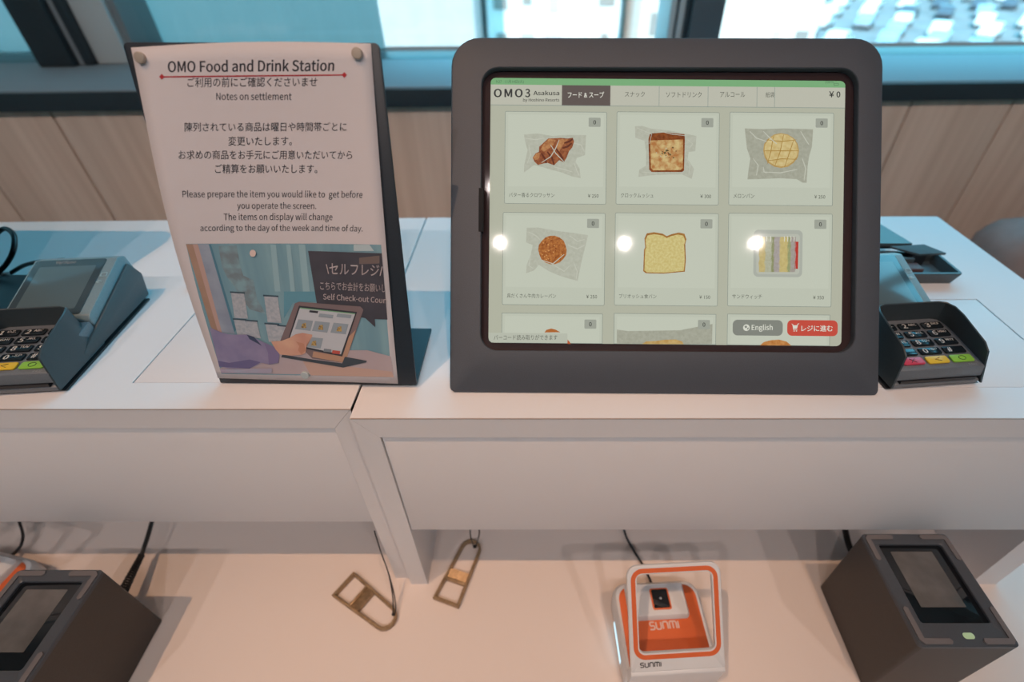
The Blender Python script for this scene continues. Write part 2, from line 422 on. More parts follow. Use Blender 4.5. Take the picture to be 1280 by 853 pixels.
# ------------------------------------------------------------------ counters
SH = -.258     # top of the lower shelf
def holed_top(name, x0, x1, y0, y1, z0, z1, hole, m, parent, yb=None):
    """a board with a rectangular recess for a flush flap; yb = back edge y at (left, right)"""
    hx0, hx1, hy0, hy1 = hole; dz = .004
    yb = yb or (y1, y1)
    def Y(x): return yb[0] + (yb[1] - yb[0]) * (x - x0) / (x1 - x0)
    X = [x0, hx0, hx1, x1]; vs = []; fs = []
    for x in X:
        for y in (y0, hy0, hy1, Y(x)): vs.append((x, y, z1))
    for i in range(3):
        for j in range(3):
            if i == 1 and j == 1: continue
            fs.append((i * 4 + j, i * 4 + 4 + j, i * 4 + 5 + j, i * 4 + j + 1))
    o = len(vs); vs += [(hx0, hy0, z1 - dz), (hx1, hy0, z1 - dz), (hx1, hy1, z1 - dz), (hx0, hy1, z1 - dz)]
    t = [5, 9, 10, 6]; bq = [o, o + 1, o + 2, o + 3]
    for i in range(4): fs.append((t[i], t[(i + 1) % 4], bq[(i + 1) % 4], bq[i]))
    fs.append(tuple(bq))
    o = len(vs); vs += [(x0, y0, z0), (x1, y0, z0), (x1, Y(x1), z0), (x0, Y(x0), z0)]
    loop = [0, 4, 8, 12, 13, 14, 15, 11, 7, 3, 2, 1]
    fs.append((0, 4, 8, 12, o + 1, o)); fs.append((12, 13, 14, 15, o + 2, o + 1)); fs.append((15, 11, 7, 3, o + 3, o + 2)); fs.append((3, 2, 1, 0, o, o + 3)); fs.append((o, o + 1, o + 2, o + 3))
    return pyd(name, vs, fs, m, parent)

def miter_frame(x0, x1, yf, zt, t, sides, zb, parent):
    """front edges of worktop and side panels meet in a miter: top board and side boards as prisms"""
    for (a, b, s) in sides:
        # a = outer x, b = inner x
        vs = [(a, yf, zt - .0002), (b, yf, zt - t), (b, yf, zb), (a, yf, zb)]
        d = .30
        vs += [(x, yf + d, z) for x, _, z in vs]
        pyd('side_panel', vs, [(0, 1, 2, 3), (7, 6, 5, 4), (0, 4, 5, 1), (1, 5, 6, 2), (2, 6, 7, 3), (3, 7, 4, 0)], M_white, parent)

def cabinet(label, x0, x1, yf, zt, yb, hole, T, Tl, Tr, lab_mat=M_white):
    c = thing('counter_cabinet', label, 'counter', Matrix.Translation((0, 0, 0)))
    t = .0205
    holed_top('worktop', x0, x1, yf + .0006, yb[1], zt - .0185, zt, hole, M_white, c, yb)
    hx0, hx1, hy0, hy1 = hole; g = .0008
    box('access_flap', (hx0 + g, hy0 + g, zt - .0039), (hx1 - g, hy1 - g, zt - .0002), M_white, c, bev=.0004)
    # mitred front edge strip of the worktop
    pyd('edge_strip', [(x0, yf, zt), (x1, yf, zt), (x1 - Tr, yf, zt - t), (x0 + Tl, yf, zt - t), (x0, yf + .0006, zt), (x1, yf + .0006, zt), (x1 - Tr, yf + .0006, zt - t), (x0 + Tl, yf + .0006, zt - t)],
        [(0, 3, 2, 1), (4, 5, 6, 7), (0, 1, 5, 4), (1, 2, 6, 5), (2, 3, 7, 6), (3, 0, 4, 7)], M_white, c)
    # side panels with a mitred top
    for (a, b) in ((x0, x0 + Tl), (x1, x1 - Tr)):
        e = .0003 if b > a else -.0003
        vs = [(a, yf, zt - .0004), (b + e * 0, yf, zt - t - .0004), (b, yf, SH), (a, yf, SH)]
        vs += [(a, yb[0] - .01, zt - .0186), (b, yb[0] - .01, zt - .0186 - .001), (b, yb[0] - .01, SH), (a, yb[0] - .01, SH)]
        pyd('side_panel', vs, [(0, 1, 2, 3), (7, 6, 5, 4), (0, 4, 5, 1), (1, 5, 6, 2), (2, 6, 7, 3), (3, 7, 4, 0)], M_white, c)
    box('drawer_front', (x0 + Tl + .0006, yf + .0016, zt - .1525), (x1 - Tr - .0006, yf + .018, zt - t - .0008), M_white, c, bev=.0004)
    box('carcass', (x0 + Tl, yf + .0185, zt - .150), (x1 - Tr, yb[0] - .03, zt - .0215), M_white, c, bev=0)
    # thin seam lines of the beige edge band along the top front edge
    box('edge_band', (x0 + .0004, yf - .0002, zt - .0006), (x1 - .0004, yf + .0005, zt + .00005), M_edge, c, bev=0)
    return c
cabinet('white counter cabinet on the left carrying the standing notice', -1.05, -.1346, .2375, .0025, (.518, .5385), (-.3057, -.165, .2640, .378), 0, .03, .0165)
cabinet('white counter cabinet on the right carrying the large tablet kiosk', -.1338, .4723, .2311, 0, (.5440, .5473), (.0, .4042, .2618, .3765), 0, .0172, .027)
sh = thing('lower_counter', 'wide white lower shelf under both cabinets lit warm orange', 'shelf', Matrix.Translation((0, 0, FL)))
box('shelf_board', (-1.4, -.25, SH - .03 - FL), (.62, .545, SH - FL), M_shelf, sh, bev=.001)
for x in (-1.38, -.14, .59): box('support_panel', (x, -.2, .0), (x + .02, .53, SH - .03 - FL), M_white, sh, bev=.001)

# ------------------------------------------------------------------ kiosk
TILT = math.radians(39.5)
A0, B0 = at_z(562, 493), at_z(1098, 497); uu = (B0 - A0).normalized()
KM = frame(A0, uu, (uu.y * math.cos(TILT), -uu.x * math.cos(TILT), math.sin(TILT)))
def kiosk_body(K, full=True):
    W2, H2 = .1577, .1312; cx, cy = .1577, .1312
    hx0, hx1, hy0, hy1 = .0225, .2972, .0325, .2400
    R_out = (.021, .021, .006, .006); R_in = .0125
    def ro(ins, z): return [(x, max(y, (-z * .637 + .0010) / .7716), z) for x, y in rr(cx, cy, W2 - ins, H2 - ins, tuple(max(q - ins, .001) for q in R_out), 7)]
    def ri(ins, z): return [(x, y, z) for x, y in rr((hx0 + hx1) / 2, (hy0 + hy1) / 2, (hx1 - hx0) / 2 - ins, (hy1 - hy0) / 2 - ins, R_in - ins, 7)]
    loft('housing', [ri(0, -.0075), ri(0, -.0006), ri(-.0005, 0), ro(.0022, 0), ro(.0008, -.0004), ro(0, -.0016), ro(0, -.014), ro(.002, -.016)], M_housing, K, cap0=False, cap1=True)
    pyd('base_plate', base_pts(), [(0, 1, 2, 3), (7, 6, 5, 4), (0, 4, 5, 1), (1, 5, 6, 2), (2, 6, 7, 3), (3, 7, 4, 0)], M_blackm, K)
    # rear support bracket between panel and base plate
    I = KM.inverted(); 
    P = [KM @ Vector((x, .12, -.017)) for x in (.12, .20)]
    v = [(.12, .15, -.0165), (.20, .15, -.0165), (.20, .135, -.0165), (.12, .135, -.0165)]
    g = [I @ Vector((q.x, q.y + .0, .004)) for q in (KM @ Vector((.12, 0, 0)) + Vector((0, .135, 0)), KM @ Vector((.20, 0, 0)) + Vector((0, .135, 0)), KM @ Vector((.20, 0, 0)) + Vector((0, .12, 0)), KM @ Vector((.12, 0, 0)) + Vector((0, .12, 0)))]
    pyd('support_bracket', v + g, [(0, 1, 2, 3), (7, 6, 5, 4), (0, 4, 5, 1), (1, 5, 6, 2), (2, 6, 7, 3), (3, 7, 4, 0)], M_blackm, K)
def base_pts():
    I = KM.inverted(); out = []
    for z in (.0045, .0008):
        for (lx, dy) in ((.006, .016), (.309, .016), (.309, .147), (.006, .147)):
            q = KM @ Vector((lx, 0, 0)); out.append(I @ Vector((q.x, q.y + dy, z)))
    return out
K = thing('tablet_kiosk', 'large dark grey tilted kiosk showing a food ordering screen, centre of the counter', 'kiosk', KM)
kiosk_body(K)
ZG = -.0055
P0 = lambda x, y: on_frame(KM, x, y, 0)
P = lambda x, y: on_frame(KM, x, y, ZG)
tab = slab('tablet', .1598, .136, .1402, .1073, ZG - .0058, ZG, .013, M_bezel, K, bev=.0004, k=7)
box('side_slot_shade', (.0206, .1196, -.003), (.0242, .1520, .0002), mat('slot_shade_black', (.012, .013, .016), .7, spec=.2), K, bev=.0005)  # black box standing for the shade inside a cut-out in the rim

def scr(hexc, s=1.0, **kw): return mat('screen_' + hexc + ('' if s == 1 else '_b%d' % int(s * 10)), hexc, .04, emit=s, spec=.35, **kw)
Z = lambda i: ZG + .00010 + i * .00009
S_bg, S_card, S_hdr = scr('AEB09E'), scr('B9BEAE'), scr('B7B7A8')
S_in, S_line, S_txt, S_dk = scr('BDC2B2'), scr('87928A'), scr('55584F'), scr('3C3C3A')
dq = [P(613.5, 97.5), P(1056.5, 101.5), P(1051.5, 433), P(610.5, 428.5)]
def G(s, t):
    """display fraction (0..1 from top left) -> local"""
    top = dq[0].lerp(dq[1], s); bot = dq[3].lerp(dq[2], s); return top.lerp(bot, t)
# the display's own pixel grid: 444 x 333 units; most things below are placed in it
Q = lambda x, y: G(x / 444, y / 333)
dsp = flat_rr('display', Q, 0, 0, 444, 333, 7, Z(0), S_bg, tab, 6)
def px2q(x, y):
    """photo pixel -> display units (for reading positions off the photograph)"""
    s = (x - 613.5 + (y - 97.5) * .009) / 443; s0 = s
    ytop = 97.5 + 4 * s; ybot = 428.5 + 4.5 * s
    t = (y - ytop) / (ybot - ytop)
    xl = 613.5 - 3 * t; xr = 1056.5 - 5 * t
    return ((x - xl) / (xr - xl) * 444, t * 333)
bar = []
flat('status_bar', Q, [(0, 8.3), (444, 8.3), (444, 5)] + [(444 - 6 + 6 * math.cos(a), 6 - 6 * math.sin(a)) for a in (.5, 1, 1.57)] + [(6 - 6 * math.sin(a), 6 - 6 * math.cos(a)) for a in (0, .5, 1, 1.4)], Z(1), scr('77A877'), dsp)
def L(body, x0, x1, yb, h, m=S_txt, bold=0, cap=True, z=4, pt=True, yb2=None, parent=None):
    """text between photo pixels x0..x1 on the display"""
    a, b = px2q(x0, yb), px2q(x1, yb if yb2 is None else yb2)
    return lettering(body, Q, a, b, h, m, parent or dsp, Z(z), bold, cap)
L('9:27   11月14日(火)', 620, 655, 104, 3.2, scr('4F6E52'))
L('100%', 1031, 1042, 104.5, 3.2, scr('4F6E52'))
outline_rr('battery_icon', Q, 429.5, 3, 435.5, 6, .8, .5, Z(4), scr('4F6E52'), dsp, 3)
flat('header_bar', Q, [(0, 8.3), (444, 8.3), (444, 33.7), (0, 33.7)], Z(1), S_hdr, dsp)
flat('header_rule', Q, [(0, 33.5), (444, 33.5), (444, 34.2), (0, 34.2)], Z(2), S_line, dsp)
# tab strip
qx = lambda x: px2q(x, 118)[0]
flat('active_tab', Q, [(qx(702.8), 8.4), (qx(763.5), 8.4), (qx(763.5), 33.7), (qx(702.8), 33.7)], Z(2), scr('5E5450'), dsp)
for x in (824.5, 885.5, 946.5, 968.5):
    flat('tab_divider', Q, [(qx(x) - .3, 8.6), (qx(x) + .3, 8.6), (qx(x) + .3, 33.5), (qx(x) - .3, 33.5)], Z(2), S_line, dsp)
L('フード & スープ', 710, 755.5, 122.5, 7.5, scr('D9D8CC'), .012, False)
L('スナック', 781.5, 806.5, 121.5, 6.6, S_txt, 0, False)
L('ソフトドリンク', 833, 877.5, 122, 6.8, S_txt, 0, False)
L('アルコール', 900.5, 931.5, 121.8, 6.6, S_txt, 0, False)
L('紙袋', 957.2, 968, 122.2, 6.8, S_txt, 0, False)
L('¥ 0', 1036, 1050, 122, 7.2, scr('2E2F2E'), .012, True)
for ch_, a_, b_ in (('O', 617.3, 627.4), ('M', 630.6, 640.5), ('O', 643.7, 653.6), ('3', 656.5, 663)): L(ch_, a_, b_, 121.6, 10, S_dk, .03, True)
L('Asakusa', 667, 699.5, 119.2, 5.0, S_dk, .02, True)
L('by Hoshino Resorts', 654, 699.5, 127, 3.6, S_dk, .012, True)
# product cards
cards = [(633, 140, 'バター香るクロワッサン', '¥ 250', 692.5), (773, 140, 'クロックムッシュ', '¥ 300', 817), (914, 140, 'メロンパン', '¥ 250', 943)]
def card(x0, y0, x1, y1, name=None, price=None, nw=0, cut=False, badge=True):
    a = px2q(x0, y0); b = px2q(x1, y1); z0 = a[1]; z1 = 333 if cut else b[1]
    c = flat_rr('product_card', Q, a[0], z0, b[0], z1, 2 if not cut else .5, Z(1), S_card, dsp)
    flat_rr('product_photo_area', Q, a[0] + 4, z0 + 4, b[0] - 4, min(z0 + 94, z1), .5, Z(2), S_in, dsp)
    outline_rr('card_border', Q, a[0], z0, b[0], z1, 2 if not cut else .5, .55, Z(2) + .00004, scr('7C857D'), dsp)
    nx, ny = b[0] - 8, z0 + 7.5
    if badge: flat_rr('count_badge', Q, nx - 15, ny, nx, ny + 11.5, 1.2, Z(7), scr('9A9E92'), dsp)
    if badge: lettering('0', Q, (nx - 9.2, ny + 8.4), (nx - 5.8, ny + 8.4), 5, scr('3A3C38'), dsp, Z(8), .02)
    if name:
        lettering(name, Q, (a[0] + 6, z0 + 107.8), (a[0] + 6 + nw, z0 + 107.8), 5.6, S_txt, dsp, Z(4), 0, False)
        lettering(price, Q, (b[0] - 23, z0 + 107.5), (b[0] - 9.5, z0 + 107.5), 4.2, S_txt, dsp, Z(4), 0, True)
card(631.5, 139, 758, 255.5, 'バター香るクロワッサン', '¥ 250', 57)
card(771.5, 139.5, 898.5, 256.5, 'クロックムッシュ', '¥ 300', 41)
card(912.5, 140, 1040.5, 257.5, 'メロンパン', '¥ 250', 26)
card(628.8, 265, 756, 382.2, '具だくさん牛肉カレーパン', '¥ 250', 62)
card(769.5, 265.5, 897.3, 383, 'ブリオッシュ食パン', '¥ 150', 47)
card(911, 266, 1038.8, 384, 'サンドウィッチ', '¥ 350', 37)
card(627.3, 391, 753.5, 428, cut=True); card(768, 391.5, 895.2, 429, cut=True); card(909.5, 392.3, 1037, 430, cut=True, badge=False)

# product pictures: flat prints on the display, read from enlarged crops
def cr_(ox, oy, s): return lambda pts: [px2q(ox + x / s, oy + y / s) for x, y in pts]
cA, cB, cC, cDd = cr_(600, 80, 4.738), cr_(840, 80, 4.738), cr_(600, 250, 4.265), cr_(840, 250, 4.265)
S_bag = scr('ABAD9D', 1, col2='B3B5A6', nscale=420)
S_bag2 = scr('9B9C8C', 1, col2='A5A696', nscale=380)
S_bagl = scr('BCBEAF')
def pic(name, pts, zi, m): return flat(name, Q, pts, Z(zi), m, dsp)
def stroke(pts, w, zi, m, name='crease'):
    P_ = [Vector(p) for p in pts]; n = len(P_); a = []; b = []
    for i in range(n):
        d = (P_[min(i + 1, n - 1)] - P_[max(i - 1, 0)]).normalized(); nn = Vector((-d.y, d.x)) * w / 2
        k_ = w and (.25 + .75 * math.sin(pi * (i + .5) / n)) or 0
        a.append(tuple(P_[i] + nn * k_)); b.append(tuple(P_[i] - nn * k_))
    return flat(name, Q, a + b[::-1], Z(zi), m, dsp)
S_cr1 = scr('9C5F3C', 1, col2='7A4128', nscale=500); S_cr2 = scr('B98556', 1, col2='99613C', nscale=500); S_cr3 = scr('5F2F20')
pic('bread_bag', cA([(262, 418), (340, 412), (430, 426), (520, 420), (630, 422), (624, 540), (575, 556), (568, 580), (592, 620), (598, 675), (545, 665), (480, 640), (430, 628), (370, 610), (322, 598), (285, 625), (262, 642), (262, 600), (272, 560), (283, 510), (268, 460)]), 3, S_bag)
pic('croissant_picture', cA([(313, 555), (330, 530), (350, 520), (352, 490), (385, 460), (405, 442), (480, 438), (520, 442), (552, 437), (559, 460), (548, 495), (530, 515), (515, 555), (498, 582), (470, 570), (440, 600), (400, 585), (375, 590), (345, 598), (325, 580)]), 4, S_cr1)
pic('croissant_light_side', cA([(385, 465), (410, 445), (450, 450), (440, 480), (410, 500), (380, 520), (360, 505)]), 5, S_cr2)
pic('croissant_light_side', cA([(470, 445), (525, 446), (500, 470), (470, 520), (455, 490)]), 5, S_cr2)
pic('croissant_light_side', cA([(335, 530), (362, 525), (350, 560), (330, 570), (318, 555)]), 5, S_cr2)
for q_ in ([(400, 520), (430, 560), (440, 598)], [(450, 500), (480, 540), (500, 580)], [(365, 530), (385, 560), (395, 588)], [(500, 470), (530, 460), (552, 445)], [(490, 500), (520, 490), (545, 470)]):
    stroke(cA(q_), 2.6, 6, S_cr3)
for q_ in ([(365, 585), (420, 550), (450, 500), (470, 450)], [(420, 480), (450, 530), (500, 580)], [(270, 440), (330, 450), (380, 440)], [(560, 470), (600, 480), (620, 520)], [(560, 590), (575, 630), (590, 665)], [(290, 480), (300, 540), (280, 590)], [(440, 610), (500, 625), (550, 640)]):
    stroke(cA(q_), 1.1, 7, S_bagl)
# croque monsieur
pf = lambda pts: [px2q(x, y) for x, y in pts]
S_toast = scr('C9B17A', 1, col2='A9713F', nscale=260); S_crust = scr('8A4B22', 1, col2='6C3517', nscale=400)
pic('bread_bag', pf([(794.2, 158), (803, 157.5), (815, 161), (835, 163), (852, 166), (871, 170), (869.5, 189), (861, 190), (860, 199), (868, 211), (865, 223.5), (853, 218), (838, 218), (815, 219), (798.4, 221), (799.5, 212), (808, 207), (808, 190), (806, 176), (794.5, 172)]), 3, S_bag)
pic('toast_crust', pf([(813, 167), (833, 165.5), (856, 168), (856.5, 174), (855.5, 213), (853, 215), (815, 215), (812, 212), (811, 174)]), 4, S_crust)
pic('toast_picture', pf([(813.2, 175.5), (854, 173.8), (854, 210), (851, 212.6), (817, 213), (814, 210)]), 5, S_toast)
pic('toast_top_crust', pf([(813, 172.5), (856, 171.5), (856, 174.5), (813, 175.8)]), 6, S_crust)
for i in range(34):
    a = random.uniform(0, 2 * pi); r = random.gauss(0, 7); x, y = 834 + r * math.cos(a), 191 + r * .8 * math.sin(a); w = random.uniform(.6, 1.7)
    pic('topping_fleck', pf([(x - w, y - w * .4), (x + w * .2, y - w), (x + w, y + w * .3), (x - w * .2, y + w * .8)]), 6, (scr('5F4A2C'), scr('A8622E'), scr('4E4E34'), scr('B9B79C'))[i % 4])
for q_ in ([(796, 160), (815, 168), (812, 180)], [(860, 175), (866, 180), (862, 186)], [(858, 196), (863, 208), (861, 218)], [(802, 215), (812, 216), (822, 217)], [(820, 163), (840, 168), (858, 170)]): stroke(pf(q_), .8, 7, S_bagl)
# melon pan
pic('bread_bag', cB([(432, 382), (540, 386), (660, 382), (835, 387), (828, 490), (812, 545), (803, 600), (797, 703), (772, 702), (740, 682), (640, 676), (520, 681), (448, 683), (455, 620), (465, 560), (445, 500)]), 3, S_bag2)
mc = [(646 + 106 * math.cos(a / 16 * 2 * pi) * (1 + .02 * math.sin(a * 2.3)), 513 + 103 * math.sin(a / 16 * 2 * pi)) for a in range(16)]
pic('bun_rim', cB([(x * 1.0, y) for x, y in mc]), 4, scr('A98A52', 1, col2='B89A60', nscale=300))
pic('melon_bun_picture', cB([(646 + (x - 646) * .93, 511 + (y - 513) * .93) for x, y in mc]), 5, scr('CDBB86', 1, col2='BFA66C', nscale=350))
for q_ in ([(560, 450), (650, 460), (735, 450)], [(545, 515), (650, 515), (750, 515)], [(560, 575), (650, 562), (740, 565)], [(600, 430), (585, 520), (565, 590)], [(660, 420), (640, 520), (610, 600)], [(720, 450), (690, 540), (665, 612)]): stroke(cB(q_), 1.1, 6, scr('A3803F'))
for q_ in ([(460, 400), (500, 440), (560, 460)], [(540, 400), (580, 440), (620, 475)], [(760, 400), (790, 450), (810, 480)], [(480, 560), (510, 600), (500, 660)], [(540, 640), (640, 645), (740, 625)], [(770, 560), (790, 620), (780, 690)], [(540, 610), (545, 640), (560, 645)]): stroke(cB(q_), 1.2, 7, S_bagl)
# curry bun
pic('bread_bag', cC([(250, 147), (310, 146), (420, 165), (500, 175), (578, 187), (560, 260), (545, 320), (522, 431), (480, 420), (430, 405), (370, 380), (315, 345), (290, 375), (247, 390), (250, 345), (272, 290), (282, 240), (247, 225)]), 3, S_bag)
pic('curry_bun_picture', cC([(388 + 76 * math.cos(a / 18 * 2 * pi) * (1 + .03 * math.sin(a * 2.1)), 266 + 77 * math.sin(a / 18 * 2 * pi)) for a in range(18)]), 4, scr('B5743C', 1, col2='8E4E22', nscale=700))
for i in range(26):
    a = random.uniform(0, 2 * pi); r = 66 * math.sqrt(random.random()); x, y = 388 + r * math.cos(a), 262 + r * math.sin(a)
    pic('crumb', cC([(x - 4, y), (x, y - 4), (x + 4, y), (x, y + 4)]), 5, (scr('CF965C'), scr('7A3F1C'))[i % 2])
for q_ in ([(330, 320), (390, 340), (450, 290)], [(260, 170), (300, 190), (320, 210)], [(470, 240), (520, 260), (560, 240)], [(400, 350), (450, 380), (480, 350)], [(500, 330), (520, 380), (515, 420)], [(270, 300), (262, 350), (285, 365)], [(480, 190), (520, 220), (560, 210)]): stroke(cC(q_), 1.2, 6, S_bagl)
# brioche slice
def toPx(c): return px2q(*c)
bl = [(804.5, 339), (805.5, 312), (807, 309), (806, 298), (809, 291.5), (818, 290), (829, 292), (834, 295), (840, 292.5), (849, 290.5), (856, 292), (858.5, 299), (857, 305), (857.8, 325), (856.5, 339.5), (830, 342), (808, 341.5)]
pic('brioche_crust', pf(bl), 3, scr('8C5A26', 1, col2='A5773C', nscale=400))
pic('brioche_slice_picture', pf([(831 + (x - 831) * .945, 318 + (y - 318) * .95 + (1.2 if y < 300 else 0)) for x, y in bl]), 4, scr('CDC186', 1, col2='C0AE6C', nscale=600))
# sandwich pack
flat_rr('sandwich_tray', Q, *px2q(942.5, 287), *px2q(1002.5, 346.5), 6, Z(3), scr('A7ABA0'), dsp)
flat_rr('sandwich_tray_inside', Q, *px2q(946, 292), *px2q(999, 343), 4, Z(4), scr('B2B5A8'), dsp)
for (xa, xb, c1) in ((950, 957, 'BFAF78'), (957, 965, 'AEB09A'), (965, 968, '8B9068'), (968, 975, 'A59E9C'), (975, 985, 'C2B278'), (985, 988.5, '949A70'), (988.5, 994.5, 'A29B95'), (994, 997.5, 'B4382E')):
    ya, yb_ = (302, 336) if xa > 993 else (296, 340); wob = 0 if xa > 993 else .9
    ed = lambda xx, sgn: [(xx - (yy - ya) * .02 + wob * math.sin(yy * .45 + xx) * .7, yy) for yy in [ya + (yb_ - ya) * q / 8 for q in range(9)]][::sgn]
    c2_ = '%02X%02X%02X' % tuple(int(int(c1[q:q + 2], 16) * f) for q, f in ((0, .95), (2, .94), (4, .91)))
    pic('sandwich_filling', pf(ed(xa - .6, 1) + ed(xb + .4, -1)), 5, scr(c1, 1, col2=c2_, nscale=420))
for x in (952, 958, 963, 980, 984, 988, 992): stroke(pf([(x, 295), (x + .6, 298), (x + .2, 302)]), 1.1, 6, scr('D2D2C4'))
# third row tops
pic('bread_tip_picture', cC([(345, 707), (355, 693), (382, 686), (405, 692), (430, 706)]), 3, scr('A9622F'))
pic('bread_tip_picture', cC([(468, 768), (468, 745), (478, 755), (486, 769)]), 3, scr('B0542C'))
pic('bread_bag', pf([(771.5, 412), (785, 414), (820, 413.5), (850, 413), (891, 405), (890.5, 430.5), (771.5, 430)]), 3, S_bag2)
pic('bun_row_picture', pf([(803, 430.3), (808, 427), (820, 426.5), (830, 425), (845, 424.5), (853, 427), (855, 430.5)]), 4, scr('C2A66C', 1, col2='B08A4C', nscale=300))
pic('bun_top_picture', cDd([(470, 776), (490, 758), (530, 748), (570, 745), (610, 755), (637, 777)]), 3, scr('C28A50', 1, col2='A9692F', nscale=300))
a = px2q(612, 416); b = px2q(709.5, 431)
flat('message_bar', Q, [(0.3, a[1]), (b[0], a[1]), (b[0], 332.8), (4, 332.8), (.8, 330)], Z(8), scr('B3B7A8'), dsp)
L('バーコード読み取りができます', 617.5, 697, 425.3, 6.6, S_txt, 0, False, 9)
def button(x0, y0, x1, y1, m, nm):
    a = px2q(x0, y0); b = px2q(x1, y1); return flat_rr(nm, Q, a[0], a[1], b[0], b[1], 6, Z(8), m, dsp)
button(916, 399.7, 978, 420, scr('7F8279'), 'language_button'); button(983.8, 400, 1046.2, 420.5, scr('BF4A3C'), 'checkout_button')
S_w = scr('D2D3C6')
L('English', 939.3, 965.5, 412.6, 6.3, S_w, .02, True, 10)
L('レジに進む', 1001, 1040, 414.5, 7.8, S_w, .02, False, 10)
g0 = px2q(932.8, 409.7)
flat('globe_icon', Q, [(g0[0] + 4.2 * math.cos(a / 8 * pi), g0[1] + 4.2 * math.sin(a / 8 * pi)) for a in range(16)], Z(10), S_w, dsp)
for pts in ([(-2.4, -2), (.2, -2.6), (1, -.6), (-.8, .8), (-2, 0)], [(1.2, .4), (3, -.4), (2.2, 2.4), (.6, 2.2)]):
    flat('globe_land', Q, [(g0[0] + x, g0[1] + y) for x, y in pts], Z(11), scr('7F8279'), dsp)
c0 = px2q(990, 405.5)
flat('cart_icon', Q, [(c0[0] + x, c0[1] + y) for x, y in ((0, 1.2), (6.8, 1.2), (5.8, 5.6), (1.4, 5.6))], Z(10), S_w, dsp)
stroke([(c0[0] - 1, c0[1] - .6), (c0[0] + .4, c0[1] + .2), (c0[0] + 1.6, c0[1] + 6.8), (c0[0] + 6.4, c0[1] + 7)], 1, 10, S_w, 'cart_handle')
stroke([(c0[0] + 5.6, c0[1] + 1.4), (c0[0] + 7, c0[1] - .4), (c0[0] + 8.4, c0[1] - 1)], 1, 10, S_w, 'cart_handle')
for dx in (2.2, 5.2): flat('cart_wheel', Q, [(c0[0] + dx + .8 * math.cos(a * pi / 4), c0[1] + 8.4 + .8 * math.sin(a * pi / 4)) for a in range(8)], Z(10), S_w, dsp)

# the next kiosk along the counter, just outside the frame; its shadow reaches in
K2M = Matrix.Translation((-.3865 - .3, .008, .0025)) @ KM
K2 = thing('tablet_kiosk', 'matching dark grey kiosk just beyond the left edge of the picture', 'kiosk', K2M)
kiosk_body(K2)
slab('tablet', .1598, .136, .1402, .1073, ZG - .0058, ZG, .013, M_bezel, K2, bev=.0004, k=7)

# ------------------------------------------------------------------ standing notice
ST = math.radians(16.5)
SA, SB = at_z(277, 479, .0036), at_z(515, 481.5, .0036); su = (SB - SA).normalized()
SM = frame(SA, su, (su.y * math.cos(ST), -su.x * math.cos(ST), math.sin(ST)))
S = thing('notice_stand', 'black metal stand holding a printed white settlement notice, left of the kiosk', 'sign', SM)
SW = (SB - SA).length
slab('back_plate', SW / 2 + .0012, .1096, SW / 2 + .0022, .1096, -.0016, 0, (.003, .003, .0008, .0008), M_blackm, S, bev=.0003)
I = SM.inverted()
fp = [I @ (SM @ Vector((x, 0, 0)) + Vector((0, dy, 0)) + Vector((0, 0, dz - .0036))) for dz in (.0028, .0048) for x, dy in ((-.001, .002), (SW + .0034, .002), (SW + .0034, .066), (-.001, .066))]
pyd('foot_plate', fp, [(0, 1, 2, 3), (7, 6, 5, 4), (0, 4, 5, 1), (1, 5, 6, 2), (2, 6, 7, 3), (3, 7, 4, 0)], M_blackm, S)
PW0 = .148; 
def bulge(u, v):
    """the sheet bows off the plate along its left edge and between the top pins"""
    s = min(max(u / SW, -.1), 1.05); t = min(max(v / .222, 0), 1)
    return .0004 + .0085 * (1 - s) ** 2 * math.sin(pi * min(1, t * 1.0)) ** 1.2 + .0018 * math.sin(pi * min(max(s, 0), 1)) * t ** 6 + .0022 * (s > 0) * max(0, s) ** 3 * math.sin(pi * t)
def PS(x, y):
    q = on_frame(SM, x, y, 0)
    for _ in range(4): q = on_frame(SM, x, y, bulge(q.x, q.y))
    return q
M_paper = mat('white_paper', (.60, .56, .58), .75, bump=.03, nscale=400)
corners = [PS(272.5, 473), PS(497.5, 480), PS(463.5, 54.5), PS(163.5, 59.5)]
def sheet(name, cs, nu, nv, z, m, parent, arch=0):
    vs = []; fs = []
    for j in range(nv + 1):
        for i in range(nu + 1):
            a = cs[0].lerp(cs[1], i / nu); b = cs[3].lerp(cs[2], i / nu); q = a.lerp(b, j / nv); q.y += arch * (j / nv) ** 3 * math.sin(pi * i / nu)
            vs.append((q.x, q.y, z + bulge(q.x, q.y)))
    for j in range(nv):
        for i in range(nu):
            k_ = j * (nu + 1) + i; fs.append((k_, k_ + 1, k_ + nu + 2, k_ + nu + 1))
    return pyd(name, vs, fs, m, parent, True, fix=False)
paper = sheet('paper_sheet', corners, 18, 26, 0, M_paper, S, .0016)
sm = paper.modifiers.new('thickness', 'SOLIDIFY'); sm.thickness = .00012; sm.offset = -1
INK = mat('printed_ink', (.035, .035, .05), .7)
INK2 = mat('printed_ink_light', (.06, .06, .075), .7)
def T(body, x0, x1, y0, y1, h, m=INK2, bold=.006, cap=True):
    return lettering(body, PS, (x0, y0), (x1, y1), h, m, paper, .00012, bold, cap, bulge)
T('OMO Food and Drink Station', 210, 417.5, 90.2, 88.6, 13.4, INK, .02)
T('ご利用の前にご確認くださいませ', 234.5, 396.5, 109.2, 108.4, 12.2, INK2, .004, False)
T('Notes on settlement', 270.5, 364.5, 125, 125, 8.8)
T('陳列されている商品は曜日や時間帯ごとに', 231, 433, 164.6, 164.2, 11.4, INK2, .004, False)
T('変更いたします。', 285.5, 365, 182.2, 182, 11.6, INK2, .004, False)
T('お求めの商品をお手元にご用意いただいてから', 223.5, 440, 199.4, 199.4, 11.4, INK2, .004, False)
